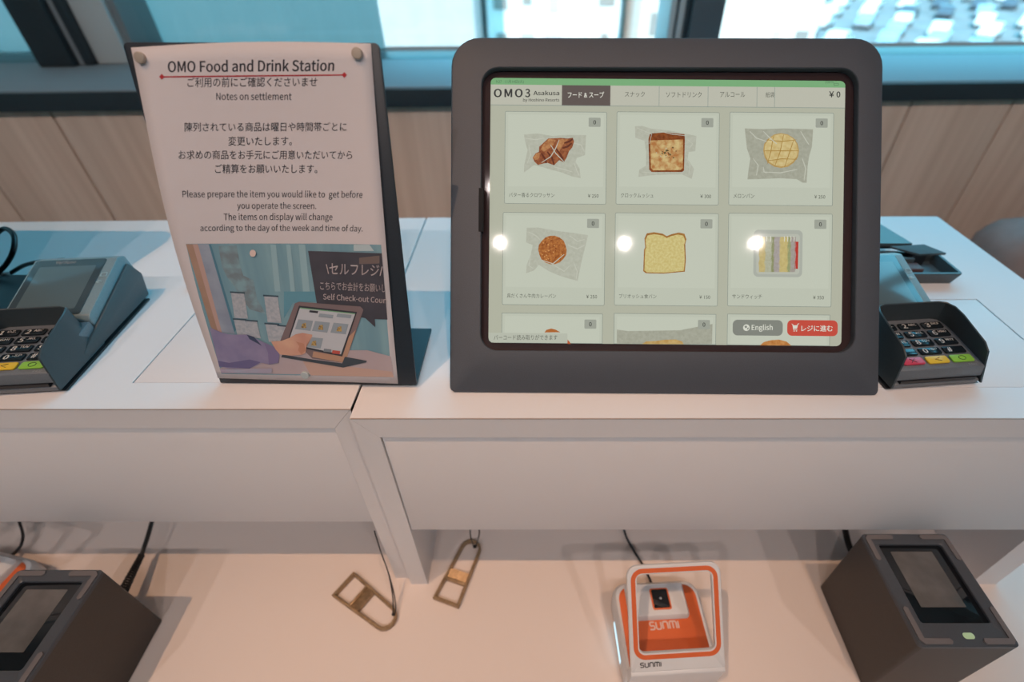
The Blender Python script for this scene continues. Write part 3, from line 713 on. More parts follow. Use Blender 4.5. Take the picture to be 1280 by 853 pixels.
T('ご精算をお願いいたします。', 269, 396.5, 216.8, 216.8, 11.4, INK2, .004, False)
T('Please prepare the item you would like to  get before', 228.3, 453, 246.8, 247.4, 8.0)
T('you operate the screen.', 296.5, 395.3, 261, 261.3, 7.6)
T('The items on display will change', 279.8, 415.6, 275.3, 275.3, 8)
T('according to the day of the week and time of day.', 250.6, 453.3, 289, 289.5, 7.4)
def sf_(name, pts, z, m, parent=None, sub=1):
    """flat print following the curved sheet"""
    return flat(name, PS, pts, z, m, parent or paper, bulge)
RED = mat('printed_red', (.42, .02, .03), .7)
def dense_strip(name, a, b, w, z, m, n=14):
    pts = [(a[0] + (b[0] - a[0]) * i / n, a[1] + (b[1] - a[1]) * i / n - w / 2) for i in range(n + 1)]
    return strip(name, pts, [(x, y + w) for x, y in pts], z, m)
def strip(name, top, bot, z, m):
    n = len(top); vs = []
    for x, y in top + bot:
        q = PS(x, y); vs.append((q.x, q.y, z + bulge(q.x, q.y)))
    return pyd(name, vs, [(n + i, n + i + 1, i + 1, i) for i in range(n - 1)], m, paper, fix=False)
dense_strip('red_rule', (202, 96.2), (431, 93.8), 1.7, .00014, RED)
for cx_, cy_ in ((202.5, 96), (430.5, 93.8)): sf_('red_diamond', [(cx_ - 3.4, cy_), (cx_, cy_ - 3.6), (cx_ + 3.4, cy_), (cx_, cy_ + 3.6)], .0002, RED)
# printed photograph
def pm(n, c, c2=None, sc=60, st=(1, 1, 1)): return mat('print_' + n, c, .6, col2=c2, nscale=sc, stretch=st)
base_px = [(277, 467.5), (489.5, 472), (476.5, 306), (232.5, 305)]
ph = sheet('printed_photo', [PS(*p) for p in base_px], 14, 12, .00012, pm('wall', '7FA3AF', '6C93A3', 30, (3, .2, 1)), paper)
sc4 = lambda pts: [(220 + x / 3.553, 280 + y / 3.553) for x, y in pts]
_zi = [0]
def pp(name, pts, m, raw=False):
    """print layer: polygon clipped densely enough to follow the bow of the sheet"""
    _zi[0] += 1; z = .00016 + _zi[0] * .000016
    q = pts if raw else sc4(pts); out = []
    for i in range(len(q)):
        a, b = q[i], q[(i + 1) % len(q)]; n = max(1, int(math.hypot(a[0] - b[0], a[1] - b[1]) / 12))
        out += [(a[0] + (b[0] - a[0]) * j / n, a[1] + (b[1] - a[1]) * j / n) for j in range(n)]
    vs = []
    for x, y in out:
        p_ = PS(x, y); vs.append(Vector((p_.x, p_.y, z + bulge(p_.x, p_.y))))
    s = sum(vs[i][0] * vs[(i + 1) % len(vs)][1] - vs[(i + 1) % len(vs)][0] * vs[i][1] for i in range(len(vs)))
    if s < 0: vs.reverse()
    bm = bmesh.new(); f = bm.faces.new([bm.verts.new(v) for v in vs]); bmesh.ops.triangulate(bm, faces=[f])
    # refine long triangles so that the layer stays on the curved sheet
    for _ in range(5):
        es = [e for e in bm.edges if e.calc_length() > .008]
        if not es: break
        bmesh.ops.subdivide_edges(bm, edges=es, cuts=1); bmesh.ops.triangulate(bm, faces=bm.faces)
    for v in bm.verts: v.co.z = z + bulge(v.co.x, v.co.y)
    me = D.meshes.new(name); bm.to_mesh(me); bm.free()
    return link(name, me, m, paper)
pp('printed_pillar', [(45, 90), (75, 90), (190, 490), (155, 458)], pm('wood', 'A98B7A', '9C7F6E'))
pp('printed_pillar_edge', [(75, 90), (98, 90), (205, 480), (190, 490)], pm('peach', 'B79A92'))
pp('printed_door_frame', [(98, 90), (146, 90), (262, 490), (205, 482)], pm('frame', '8590A3', '98A2B2'))
pp('printed_frame_line', [(146, 90), (156, 90), (268, 470), (260, 480)], pm('line', '4F7E93'))
pp('printed_foliage', [(190, 100), (270, 95), (285, 180), (300, 230), (345, 250), (360, 330), (400, 400), (330, 380), (290, 330), (262, 280), (230, 240), (205, 190)], pm('foliage', '73828A', '7FA0AB', 160))
pp('printed_window_band', [(480, 300), (630, 300), (632, 345), (520, 350), (480, 420)], pm('band', '5F93A6'))
for a_, b_ in ((420, 445), (490, 510), (545, 575)): pp('printed_stripe', [(a_, 92), (b_, 92), (b_ + 20, 300), (a_ + 20, 300)], pm('stripe', '8FB0BA'))
pp('printed_glow', [(790, 92), (860, 92), (880, 120), (790, 120)], pm('glow', 'AFC0C6'))
# hanging bags on clips
for x, y, w, h in ((245, 303, 58, 118), (392, 318, 60, 122), (258, 422, 52, 76), (312, 428, 48, 80), (398, 442, 58, 84), (455, 450, 34, 60)):
    pp('printed_bag', [(x, y), (x + w, y + 4), (x + w + 18, y + h), (x + 16, y + h - 4)], pm('bag', 'AEB2BA', '9BA4AF', 500))
    pp('printed_clip', [(x - 4, y - 4), (x + w + 4, y), (x + w + 4, y + 7), (x - 4, y + 3)], pm('clip', '3E5463'))
pp('printed_table', [(195, 640), (420, 560), (850, 560), (955, 588), (968, 672), (202, 662)], pm('table', 'B5A7AB', 'A99CA3', 20))
pp('printed_table_warm', [(560, 600), (700, 625), (960, 655), (968, 680), (600, 672)], pm('table_warm', 'B89C92'))
# chalkboard speech bubble
pp('printed_blackboard', [(588, 119), (915, 130), (940, 424), (884, 422), (886, 458), (842, 418), (630, 372)], pm('board', '474650', '3C3C46', 40))
pp('printed_board_glow', [(815, 150), (905, 140), (905, 175), (815, 178)], pm('board_glow', '6E615E'))
CH = pm('chalk', 'C9BDBE')
def TP(body, x0, x1, y0, y1, h, cap=False, bold=0):
    _zi[0] += 1
    a, b = sc4([(x0, y0), (x1, y1)]); return lettering(body, PS, a, b, h / 3.553, CH, paper, .00016 + _zi[0] * .000016, bold, cap, bulge)
TP('\\セルフレジ/', 668, 918, 222, 232, 50, False, .01)
TP('こちらでお会計をお願いし', 642, 932, 292, 304, 38, False, .008)
TP('Self Check-out Coun', 655, 936, 334, 352, 24, True, .014)
# printed kiosk
pp('printed_kiosk', [(530, 352), (548, 345), (820, 366), (834, 380), (755, 608), (740, 615), (607, 597), (607, 565), (465, 518)], pm('kiosk', '7E6B6C', '74676B', 30))
pp('printed_kiosk_gold', [(768, 500), (800, 470), (755, 608), (742, 614), (607, 590), (612, 565), (740, 588)], pm('gold', 'B08C76'))
pp('printed_screen_edge', [(548, 362), (806, 390), (740, 588), (492, 535)], pm('dk', '33363F'))
pp('printed_screen', [(553, 370), (798, 396), (734, 578), (500, 528)], pm('scr', 'B9BEC6'))
pp('printed_green_bar', [(553, 370), (798, 396), (796, 400), (552, 374)], pm('green', '6FA27C'))
pp('printed_tab', [(596, 382), (634, 386), (631, 396), (593, 391)], pm('dk', '33363F'))
for x, y in ((545, 422), (620, 430), (702, 437), (590, 500)):
    pp('printed_product', [(x, y), (x + 66, y + 7), (x + 54, y + 52), (x - 14, y + 44)], pm('prod', '8E9BA6'))
    pp('printed_cup', [(x + 18, y + 20), (x + 34, y + 16), (x + 36, y + 40), (x + 12, y + 38)], pm('cup', '6D5A4E', 'C0A35C', 800))
for x in (640, 720): pp('printed_product', [(x, 396), (x + 62, 403), (x + 58, 418), (x - 6, 411)], pm('prod', '8E9BA6'))
pp('printed_button', [(660, 552), (692, 556), (690, 569), (657, 565)], pm('btn', '77828C'))
pp('printed_button', [(698, 559), (732, 563), (729, 577), (694, 573)], pm('btnr', 'B7544A'))
pp('printed_kiosk_foot', [(475, 578), (610, 600), (740, 617), (752, 588), (850, 606), (846, 613), (745, 636), (470, 590)], pm('foot', '3D4650'))
# printed arm and hand
pp('printed_sleeve', [(152, 458), (210, 482), (250, 490), (320, 490), (395, 525), (440, 545), (463, 568), (458, 615), (420, 622), (380, 615), (330, 640), (240, 640), (195, 630)], pm('sleeve', '9088A8', '7D789C', 60))
pp('printed_sleeve_shade', [(318, 490), (350, 500), (385, 540), (330, 510)], pm('slsh', '37435F'))
pp('printed_cuff', [(395, 528), (440, 545), (463, 568), (458, 615), (415, 622), (412, 570)], pm('cuff', '7A7096'))
pp('printed_sleeve_shade', [(190, 605), (240, 615), (330, 600), (380, 612), (330, 640), (195, 632)], pm('slsh2', '67628C'))
pp('printed_hand', [(425, 520), (470, 518), (505, 505), (535, 488), (565, 482), (608, 490), (607, 499), (560, 503), (545, 510), (575, 528), (582, 545), (578, 572), (560, 580), (520, 583), (465, 578), (445, 555)], pm('hand', 'CFA690', 'C09080', 40))
pp('printed_knuckles', [(535, 520), (572, 530), (579, 560), (560, 578), (545, 560), (550, 540)], pm('hand2', 'B98570'))
pp('printed_tiles', [(200, 642), (430, 640), (428, 660), (205, 660)], pm('tiles', 'A59AAE', '9AA0B5', 90))
pp('printed_lamp_spot', [(345 + 14 * math.cos(a * pi / 6), 129 + 16 * math.sin(a * pi / 6)) for a in range(12)], pm('spot', 'D8C2BC'))
# pins
for (x, y, m_) in ((177, 72.5, mat('warm_steel', (.45, .38, .32), .45, .4)), (447.5, 67, MATS['warm_steel'] if 'warm_steel' in MATS else M_steel), (382.5, 468, mat('pale_steel', (.5, .56, .58), .4, .4))):
    q = PS(x, y); z0 = bulge(q.x, q.y)
    rings = [[(q.x + r * math.cos(a * pi / 10), q.y + r * math.sin(a * pi / 10), z0 + z) for a in range(20)] for r, z in ((.0029, 0), (.0030, .0006), (.0030, .0022), (.0026, .0026), (.0012, .0027))]
    loft('round_magnet', rings, m_, S)

# ------------------------------------------------------------------ card terminals
KEYM = mat('glossy_black_key', (.010, .014, .018), .16, spec=.7)
PR_W = mat('key_print', (.8, .76, .72), .5)
def terminal(M, label, cap_text):
    t = thing('card_terminal', label, 'card reader', M)
    W_ = .0335
    # keypad body
    prism_x('keypad_body', [(0, .0015), (-.001, .006), (.004, .0072), (.004, .0092), (.0, .0094), (.0018, .018), (.054, .0238), (.055, .022), (.055, .0015)], -W_, W_, mat('graphite_plastic', (.15, .165, .185), .4, noise=.15, nscale=1500, bump=.1), t)
    box('card_slot', (-W_ + .004, -.0009, .0070), (W_ - .004, .0035, .0094), M_black, t, bev=0)
    prism_x('base', [(.002, 0), (.0, .0016), (.118, .0016), (.118, 0)], -W_ - .003, W_ + .003, M_black, t, bev=.0004)
    # shield: a U shaped wall, flaring outward to the bottom
    def wallpt(s):
        pass
    outer = [(-1, .0), (-1, .012), (-1, .026), (-1, .040), (-.97, .050), (-.88, .0565), (-.70, .059), (0, .059), (.70, .059), (.88, .0565), (.97, .050), (1, .040), (1, .026), (1, .012), (1, .0)]
    outer = [(sx, y * .905) for sx, y in outer]
    rings = []
    for sx, y in outer:
        s = abs(sx)
        topz = .031 + (.0405 - .031) * min(1, max(0, y) / .042)
        if y <= .001: topz = .0295
        yo = y + (.005 if y < .001 else 0)
        tx = sx * (W_ - .0014); bx = sx * (W_ + .0022)
        n_ = Vector((sx, .0 if y < .045 else .6)).normalized() * .0014 if s > .8 else Vector((0, .0014))
        yb_ = y - (.002 if y < .001 else 0)
        rings.append([(bx, yb_, .004), (tx, yo, topz - .0006), (tx - n_.x * .5, yo - n_.y * .5, topz), (tx - n_.x, yo - n_.y, topz - .0006), (bx - n_.x, yb_ - n_.y, .004)])
    loft('privacy_shield', rings, mat('shield_plastic', (.042, .056, .064), .38, noise=.15, nscale=1800, bump=.15), t)
    # keys on the sloping face
    sl = math.radians(6.4); F0 = Vector((0, .0018, .018)); fv = Vector((0, math.cos(sl), math.sin(sl))); fn = Vector((0, -math.sin(sl), math.cos(sl)))
    KM_ = Matrix((Vector((1, 0, 0)), fv, fn)).transposed().to_4x4(); KM_.translation = F0
    def place(o): o.matrix_local = KM_; return o
    xs = (-.0192, 0, .0192)
    rows = [('1', '2', '3'), ('4', '5', '6'), ('7', '8', '9'), ('*', '0', '#')]
    sub = [('OZ.', 'ABC', 'DEF'), ('GHI', 'JKL', 'MNO'), ('PRS', 'TUV', 'WXY'), ('', '-SP', '')]
    cm = (mat('key_red', (.55, .05, .09), .3), mat('key_yellow', (.72, .46, .04), .3), mat('key_green', (.26, .52, .06), .3))
    for i, x in enumerate(xs):
        k_ = place(slab('key', x, .0075, .0084, .0034, 0, .0016, .0015, cm[i], t, bev=.0005, k=3))
        mark = [[(-.002, -.0018), (.002, .0018)], [(.0022, .0016), (-.002, .0), (.0022, -.0016)], [(.0026 * math.cos(a * pi / 6), .0019 * math.sin(a * pi / 6)) for a in range(13)]][i]
        def mk(pp_):
            return tube('key_symbol', [(x + a, .0075 + b, .0017) for a, b in pp_], .00022, M_black, k_, 6, raw=True)
        mk(mark)
        if i == 0: mk([(-.002, .0018), (.002, -.0018)])
        for r in range(4):
            y = .0423 - r * .0087
            k_ = place(slab('key', x, y, .0083, .0033, 0, .0015, .0012, KEYM, t, bev=.0005, k=3))
            def put(body, u0, u1, v, h, bold=0, x=x, y=y, k_=k_):
                def use(me):
                    X = [v_.co.x for v_ in me.vertices]; a_, b_ = min(X), max(X)
                    for v_ in me.vertices: v_.co = (x + u0 + (u1 - u0) * (v_.co.x - a_) / (b_ - a_), y + v + h * v_.co.y / .727, .00158)
                    link('key_digit', me, PR_W, k_)
                glyphs(body, bold, 2, use)
            put(rows[r][i], -.0056, -.0020, -.0020, .0042, .03)
            if sub[r][i]: put(sub[r][i], -.0004, .0062, .0002, .0021, .02)
    def use_p(me):
        for v_ in me.vertices: v_.co = (.0215 + v_.co.x * .0028, .0012 + v_.co.y * .0026, .00012)
        place(link('model_mark', me, mat('grey_print', (.32, .33, .34), .5), t))
    glyphs('P400', 0, 2, use_p)
    # rear screen unit: wedge with a sloping display
    y0, y1, zf, zb = .055, .124, .026, .0455
    prism_x('screen_unit', [(y0 + .004, .004), (y0 + .001, zf - .003), (y0 + .004, zf + .001), (y1 - .008, zb), (y1, zb - .003), (y1 + .004, .022), (y1 - .002, .0016), (y0 + .01, .0016)], -.0335, .0330, mat('blue_grey_plastic', (.19, .27, .30), .32, noise=.1, nscale=1200), t, bev=.0012)
    prism_x('side_cover', [(y0 - .022, .0036), (y0 - .024, .010), (y1 - .004, zb - .008), (y1 + .004, .022), (y1 - .002, .003)],   .0325, .0355, M_dark, t, bev=.0014)
    a2 = math.atan2(zb - zf - .001, y1 - .008 - y0 - .004)
    SM_ = Matrix((Vector((1, 0, 0)), Vector((0, math.cos(a2), math.sin(a2))), Vector((0, -math.sin(a2), math.cos(a2))))).transposed().to_4x4(); SM_.translation = Vector((0, y0 + .004, zf + .001))
    Ls = math.hypot(zb - zf - .001, y1 - .012 - y0)
    g = slab('display_glass', -.0030, Ls / 2, .0282, Ls / 2 - .001, -.0005, .0006, .002, mat('terminal_glass', (.045, .065, .075), .12, spec=.7), t, bev=.0002); g.matrix_local = SM_
    g2 = slab('display_panel', -.0030, Ls / 2 - .001, .0225, Ls / 2 - .0075, .0006, .0007, .001, mat('sleeping_lcd', (.09, .125, .135), .15, spec=.6), g, bev=.00003)
    def use_v(me):
        for v_ in me.vertices: v_.co = (-.0145 + v_.co.x * .0042, Ls - .0056 + v_.co.y * .0042, .00072)
        link('maker_mark', me, mat('grey_print', (.32, .33, .34), .5), g)
    glyphs('Verifone', 0, 2, use_v)
    # contactless symbols on the side bevel
    ic = thing_mark = []
    pm_ = mat('pale_icon', (.45, .62, .68), .5)
    ml = Matrix.Translation(SM_.to_3x3() @ Vector((.0290, Ls * .62, .0004)) + SM_.translation) @ SM_.to_3x3().to_4x4()
    def mk2(pts, closed=False):
        o = tube('contactless_icon', [(a, b, 0) for a, b in pts], .00025, pm_, t, 5, raw=True, closed=closed); o.matrix_local = ml
    mk2([(-.0022, .002), (.0022, .002), (.0022, .0056), (-.0022, .0056)], True)
    for r in (.0012, .0022, .0032): mk2([(-.001 + r * math.cos(a), -.0016 + r * math.sin(a)) for a in (-2.4, -2, -1.6, -1.2, -.8)])
    return t
tL = Matrix.Translation((-.3836, .2514, .0027)) @ Matrix.Rotation(math.radians(4.8), 4, 'Z')
tR = Matrix.Translation((.2930, .2615, .0002)) @ Matrix.Rotation(math.radians(5.2), 4, 'Z')
terminal(tL, 'black card terminal with keypad shield cropped by the left picture edge', 1)
terminal(tR, 'black card terminal with keypad shield half hidden right of the tablet kiosk', 1)

# dark plate behind the left terminal, its cables and plug
def wp(x, y, z): return at_z(x, y, z)
cb = tag(tube('power_cable', [wp(-8, 346, .010), wp(8, 330, .020), wp(17, 312, .034), wp(17, 294, .042), wp(6, 286, .042), wp(-6, 294, .038), wp(-10, 306, .030)], .0022, M_cable), 'thick black cable looping up at the left picture edge', 'cable')
tag(tube('data_cable', [wp(-6, 352, .006), wp(14, 341, .007), wp(30, 332, .014), wp(48, 327.5, .024), wp(62, 326.5, .032), wp(80, 325, .034)], .0019, M_cable), 'thin black cable running from the loop to the left terminal', 'cable')
cc = thing('cable_plug', 'small white plug lying beside the black cable loop at far left', 'plug', Matrix.Translation(at_z(6, 347, .0027)) @ Matrix.Rotation(.3, 4, 'Z'))
slab('plug_body', 0, 0, .008, .0045, 0, .007, .003, mat('white_plastic', (.55, .55, .55), .4), cc, bev=.0015)
slab('plug_collar', -.010, 0, .003, .003, .0015, .0055, .0015, mat('white_plastic', (.55, .55, .55), .4), cc, bev=.0006)
cl = thing('cable_clip', 'tiny black clip on the counter peeking out left of the notice', 'clip', Matrix.Translation(at_z(243, 358, .0027)))
slab('clip_base', 0, 0, .0045, .0045, 0, .002, .001, M_black, cl, bev=.0004); slab('clip_hook', .001, .001, .0022, .003, .0018, .0075, .001, M_black, cl, bev=.0006)

# open dark device behind the right terminal
q = at_z(1197, 358)
dv = thing('receipt_tray', 'open dark tray device with raised lid behind the right card terminal', 'device', Matrix.Translation((q.x - .085, q.y + .001, 0)))
def hollow(name, hw, hh, z1, wall_, m, parent, cx=0, cy=0):
    r_ = lambda ins, z, sc=1: [(x, y, z) for x, y in rr(cx, cy, (hw - ins) * sc, (hh - ins) * sc, max(.004 - ins, .001), 4)]
    return loft(name, [r_(.004, 0), r_(0, z1 - .001), r_(.0005, z1), r_(wall_, z1), r_(wall_ + .002, .003)], m, parent)
hollow('tray', .085, .022, .013, .003, M_dark, dv, 0, .022)
box('paper_slot_bar', (-.05, .008, .006), (.052, .020, .0135), mat('red_brown_plastic', (.10, .045, .04), .5), dv, bev=.0006)
box('inner_frame', (-.06, .022, .004), (.050, .026, .0165), M_dark, dv, bev=.0006)
lid = pyd('lid', [(-.085, .040, .020), (.054, .040, .020), (.052, .115, .012), (-.085, .115, .012), (-.085, .040, .0235), (.054, .040, .0235), (.052, .115, .0155), (-.085, .115, .0155)], [(3, 2, 1, 0), (4, 5, 6, 7), (0, 1, 5, 4), (1, 2, 6, 5), (2, 3, 7, 6), (3, 0, 4, 7)], M_dark, dv)
pyd('lid_wall', [(-.085, .042, .0165), (.050, .042, .0165), (.050, .110, .0), (-.085, .110, .0), (-.085, .042, .0205), (.052, .042, .0205), (.050, .112, .013), (-.085, .112, .013)], [(3, 2, 1, 0), (4, 5, 6, 7), (0, 1, 5, 4), (1, 2, 6, 5), (2, 3, 7, 6), (3, 0, 4, 7)], M_black, dv)
pyd('catch_plate', [(.030, .036, .0205), (.055, .026, .0175), (.082, .028, .0175), (.066, .040, .0205), (.030, .036, .0225), (.055, .026, .0195), (.082, .028, .0195), (.066, .040, .0225)], [(3, 2, 1, 0), (4, 5, 6, 7), (0, 1, 5, 4), (1, 2, 6, 5), (2, 3, 7, 6), (3, 0, 4, 7)], M_dark, dv)
box('catch_support', (.050, .027, .006), (.064, .036, .0185), M_black, dv, bev=.0005)
slab('blue_button', .0, 0, .0026, .0026, 0, .002, .0024, mat('blue_plastic', (.02, .25, .75), .3), dv, bev=.0006, mw=Matrix.Translation((.002, .0072, .0102)) @ Matrix.Rotation(pi / 2, 4, 'X'))

# ------------------------------------------------------------------ box scanners on the shelf
M_box = mat('taupe_metal_case', (.060, .048, .042), .5, noise=.15, nscale=1500, bump=.15)
M_topf = mat('slate_top_frame', (.060, .068, .082), .42, noise=.1, nscale=1200, bump=.1)
M_rub = mat('grey_rubber', (.13, .12, .125), .6)
def scanner(x0, y0, w, d, lab, rot=0):
    s = thing('box_scanner', lab, 'scanner', Matrix.Translation((x0 + w / 2, y0 + d / 2, SH + .0002)) @ Matrix.Rotation(rot, 4, 'Z'))
    H = .1038; hw, hd = w / 2, d / 2
    r_ = lambda ins, z: [(x, y, z) for x, y in rr(0, 0, hw - ins, hd - ins, .0035 - min(ins, .003), 4)]
    loft('case', [r_(.001, 0), r_(0, .001), r_(0, H - .004)], M_box, s)
    # top frame, with a recessed window
    ww, wd = hw - .0105, hd - .0135; cy = .0035
    w_ = lambda z, e=0: [(x, y, z) for x, y in rr(0, cy, ww + e, wd + e, .002, 4)]
    loft('top_frame', [r_(0, H - .0039), r_(0, H - .0010), r_(.0008, H - .0002), w_(H - .0002, .0006), w_(H - .0008), w_(H - .0038)], M_topf, s, cap0=False, cap1=False)
    slab('scan_window', 0, cy, ww + .0005, wd + .0005, H - .0038, H - .0028, .002, mat('black_glass', (.006, .007, .009), .05, spec=.8), s, bev=.0002)
    g = slab('inner_screen', -.001, cy + .0035, ww * .66, wd * .72, H - .0028, H - .0026, .0006, mat('mirror_grey_glass', (.17, .16, .155), .18, .3, noise=.3, nscale=45), s, bev=.00005)
    # four L shaped rubber corner strips
    for sx in (-1, 1):
        for sy in (-1, 1):
            a, b, t_ = .0235, .022, .0042; x1_, y1_ = hw - .0015, hd - .0015
            if sy < 0: b = .026
            pts = [(x1_, y1_ - .003), (x1_ - .003, y1_), (x1_ - a, y1_), (x1_ - a - .0015, y1_ - t_ / 2), (x1_ - a, y1_ - t_), (x1_ - t_, y1_ - t_), (x1_ - t_, y1_ - b), (x1_ - t_ / 2, y1_ - b - .0015), (x1_, y1_ - b)]
            pts = [(sx * x, sy * y) for x, y in pts]
            loft('corner_pad', [[(x, y, z) for x, y in pts] for z in (H - .0004, H + .0008)], M_rub, s, smooth=False)
    slab('status_light', .003, -hd + .0075, .0042, .0022, H - .0003, H + .0004, .002, mat('green_led', 'A9B98C', .3, emit=.8), s, bev=.0002)
    return s
scanner(.2886, .1385, .0765, .0915, 'dark box scanner at the lower right with a glass top window')
scanner(-.4440, .1060, .0728, .0915, 'dark box scanner at the lower left beside the coiled cord')

# ------------------------------------------------------------------ orange and white ring scanners
M_wp = mat('white_scanner_plastic', (.62, .63, .65), .32)
M_or = mat('orange_scanner_plastic', (.62, .125, .035), .42)
def sunmi_word(parent, x0, x1, y0, h, zf, m, FM=None):
    """five wide letters drawn as even strokes, S U N M I, with the rounded lower-case n and m forms"""
    def arc(cx, cy, r, a0, a1, n=5): return [(cx + r * math.cos(math.radians(a0 + (a1 - a0) * i / n)), cy + r * math.sin(math.radians(a0 + (a1 - a0) * i / n))) for i in range(n + 1)]
    r = .3
    L_ = [[(1, 1), *arc(r, 1 - .25, .25, 90, 270), (.75, .5), *arc(.75, .25, .25, 90, -90)[0:], (0, 0)],
          [(1.35, 1), (1.35, r), *arc(1.35 + r, r, r, 180, 270), (2.05, 0), *arc(2.05, r, r, 270, 360), (2.35, 1)],
          [(2.75, 0), (2.75, 1 - r), *arc(2.75 + r, 1 - r, r, 180, 90), *arc(3.45, 1 - r, r, 90, 0), (3.75, 0)],
          [(4.15, 0), (4.15, 1 - r), *arc(4.15 + r, 1 - r, r, 180, 90), *arc(5.25, 1 - r, r, 90, 0), (5.55, 0)], [(4.85, .95), (4.85, 0)],
          [(5.95, 0), (5.95, 1)]]
    t_ = .115; sx = (x1 - x0) / 6.1; vs = []; fs = []
    for st in L_:
        P_ = [Vector((a * sx, b * h)) for a, b in st]; n = len(P_); o = len(vs)
        for i in range(n):
            d = (P_[min(i + 1, n - 1)] - P_[max(i - 1, 0)])
            d = d.normalized() if d.length > 1e-9 else Vector((1, 0)); nn = Vector((-d.y, d.x)) * h * t_
            for q in (P_[i] + nn, P_[i] - nn): vs.append((x0 + q.x, y0 + q.y, zf(y0 + q.y)))
        for i in range(n - 1): fs.append((o + 2 * i, o + 2 * i + 1, o + 2 * i + 3, o + 2 * i + 2))
    return pyd('lettering', vs, fs, m, parent, fix=False, mw=FM)
def ring_scanner(M, lab):
    s = thing('ring_scanner', lab, 'scanner', M)
    # base slab, rounded at the back, sloping
    hw = .043
    r_ = lambda ins, z, yy=.0415: [(x, y, z + max(0, (y - .0)) * .06 * (z > .004)) for x, y in rr(0, yy, hw - ins, .0415 - ins, (.014 - ins, .014 - ins, .004, .004), 6)]
    loft('base', [r_(.001, 0), r_(0, .002), r_(0, .014), r_(.003, .019), r_(.006, .020)], M_wp, s)
    o_r = lambda ins, z: [(x, y, z + y * .06) for x, y in rr(0, .040, .0375 - ins, .037 - ins, (.011, .011, .003, .003), 6)]
    loft('orange_plate', [o_r(0, .0195), o_r(0, .0206), o_r(.001, .0210)], M_or, s)
    b_r = lambda ins, z: [(x, y, z) for x, y in rr(-.0025, .0625, .0290 - ins, .0165 - ins, .004 - min(.003, ins), 6)]
    loft('camera_bump', [b_r(0, .020), b_r(.0006, .0275), b_r(.0022, .0300), b_r(.003, .0302)], M_wp, s)
    slab('camera_surround', .001, .0625, .0090, .0098, .0300, .0308, .002, M_or, s, bev=.0002)
    cam_ = slab('camera_window', .001, .0625, .0076, .0084, .0306, .0313, .0012, mat('black_glass', (.006, .007, .009), .05, spec=.8), s, bev=.0002)
    slab('lens', .001, .0625, .0013, .0013, .0313, .0316, .0013, mat('grey_lens', (.25, .26, .28), .2), cam_, bev=.0001)
    sunmi_word(s, -.013, .0145, .0385, .0060, lambda y: .0213 + y * .06, mat('pale_print', (.62, .45, .40), .5))
    box('added_glow_strip', (-.0433, .018, .004), (-.0429, .052, .011), mat('added_cool_glow', (.55, .85, 1), .4, emit=1.3), s, bev=0)  # unseen glowing strip, added to throw a bluish pool beside the base
    # front wall and tilted ring: wall from the shelf up to z=.040, ring rises back to z=.098
    za, ya, zb_, yb_ = .040, .000, .105, .060
    prism_x('front_wall', [(.004, 0), (-.001, .004), (ya - .002, za - .002), (ya + .002, za), (ya + .006, za - .002), (.009, 0)], -.0405, .0405, M_wp, s, bev=.001)
    d = Vector((0, yb_ - ya, zb_ - za)); Ln = d.length; d.normalize(); n = Vector((0, -d.z, d.y))
    FM = Matrix((Vector((1, 0, 0)), d, n)).transposed().to_4x4(); FM.translation = Vector((0, ya, za))
    hw = .0405; ih = .0325; y0, y1 = .0155, Ln - .0075
    ro = lambda ins, z: [(x, y, z) for x, y in rr(0, Ln / 2, hw - ins, Ln / 2 - ins, (.0095 - ins, .0095 - ins, .002, .002), 6)]
    ri = lambda ins, z: [(x, y, z) for x, y in rr(0, (y0 + y1) / 2, ih + ins, (y1 - y0) / 2 + ins, .005 + ins, 6)]
    ring = loft('ring_frame', [ri(.0, -.0035), ri(0, -.0004), ri(.0004, 0), ro(.0008, 0), ro(0, -.0008), ro(0, -.0032), ro(.0008, -.0038)], M_wp, s, closed=True); ring.matrix_local = FM
    st = loft('orange_stripe', [ri(.0012, -.0002), ri(.0012, .0003), ri(.0050, .0003), ri(.0050, -.0002)], M_or, s, closed=True, smooth=False); st.matrix_local = FM
    sunmi_word(s, -.0325, -.0145, .0045, .0036, lambda y: .0003, mat('dark_print', (.05, .05, .055), .5), FM)
    return s
ring_scanner(Matrix.Translation((.1170, .1415, SH + .0002)) @ Matrix.Rotation(math.radians(3), 4, 'Z'), 'white scanner with an orange square ring frame standing on the shelf')
cq = at_z(54, 710, -.244); cR = Matrix.Rotation(math.radians(-12), 4, 'Z')
ring_scanner(Matrix.Translation(Vector((cq.x, cq.y, SH + .0002)) - (cR @ Vector((.040, .080, 0)))) @ cR, 'white and orange ring scanner mostly hidden behind the left box scanner')

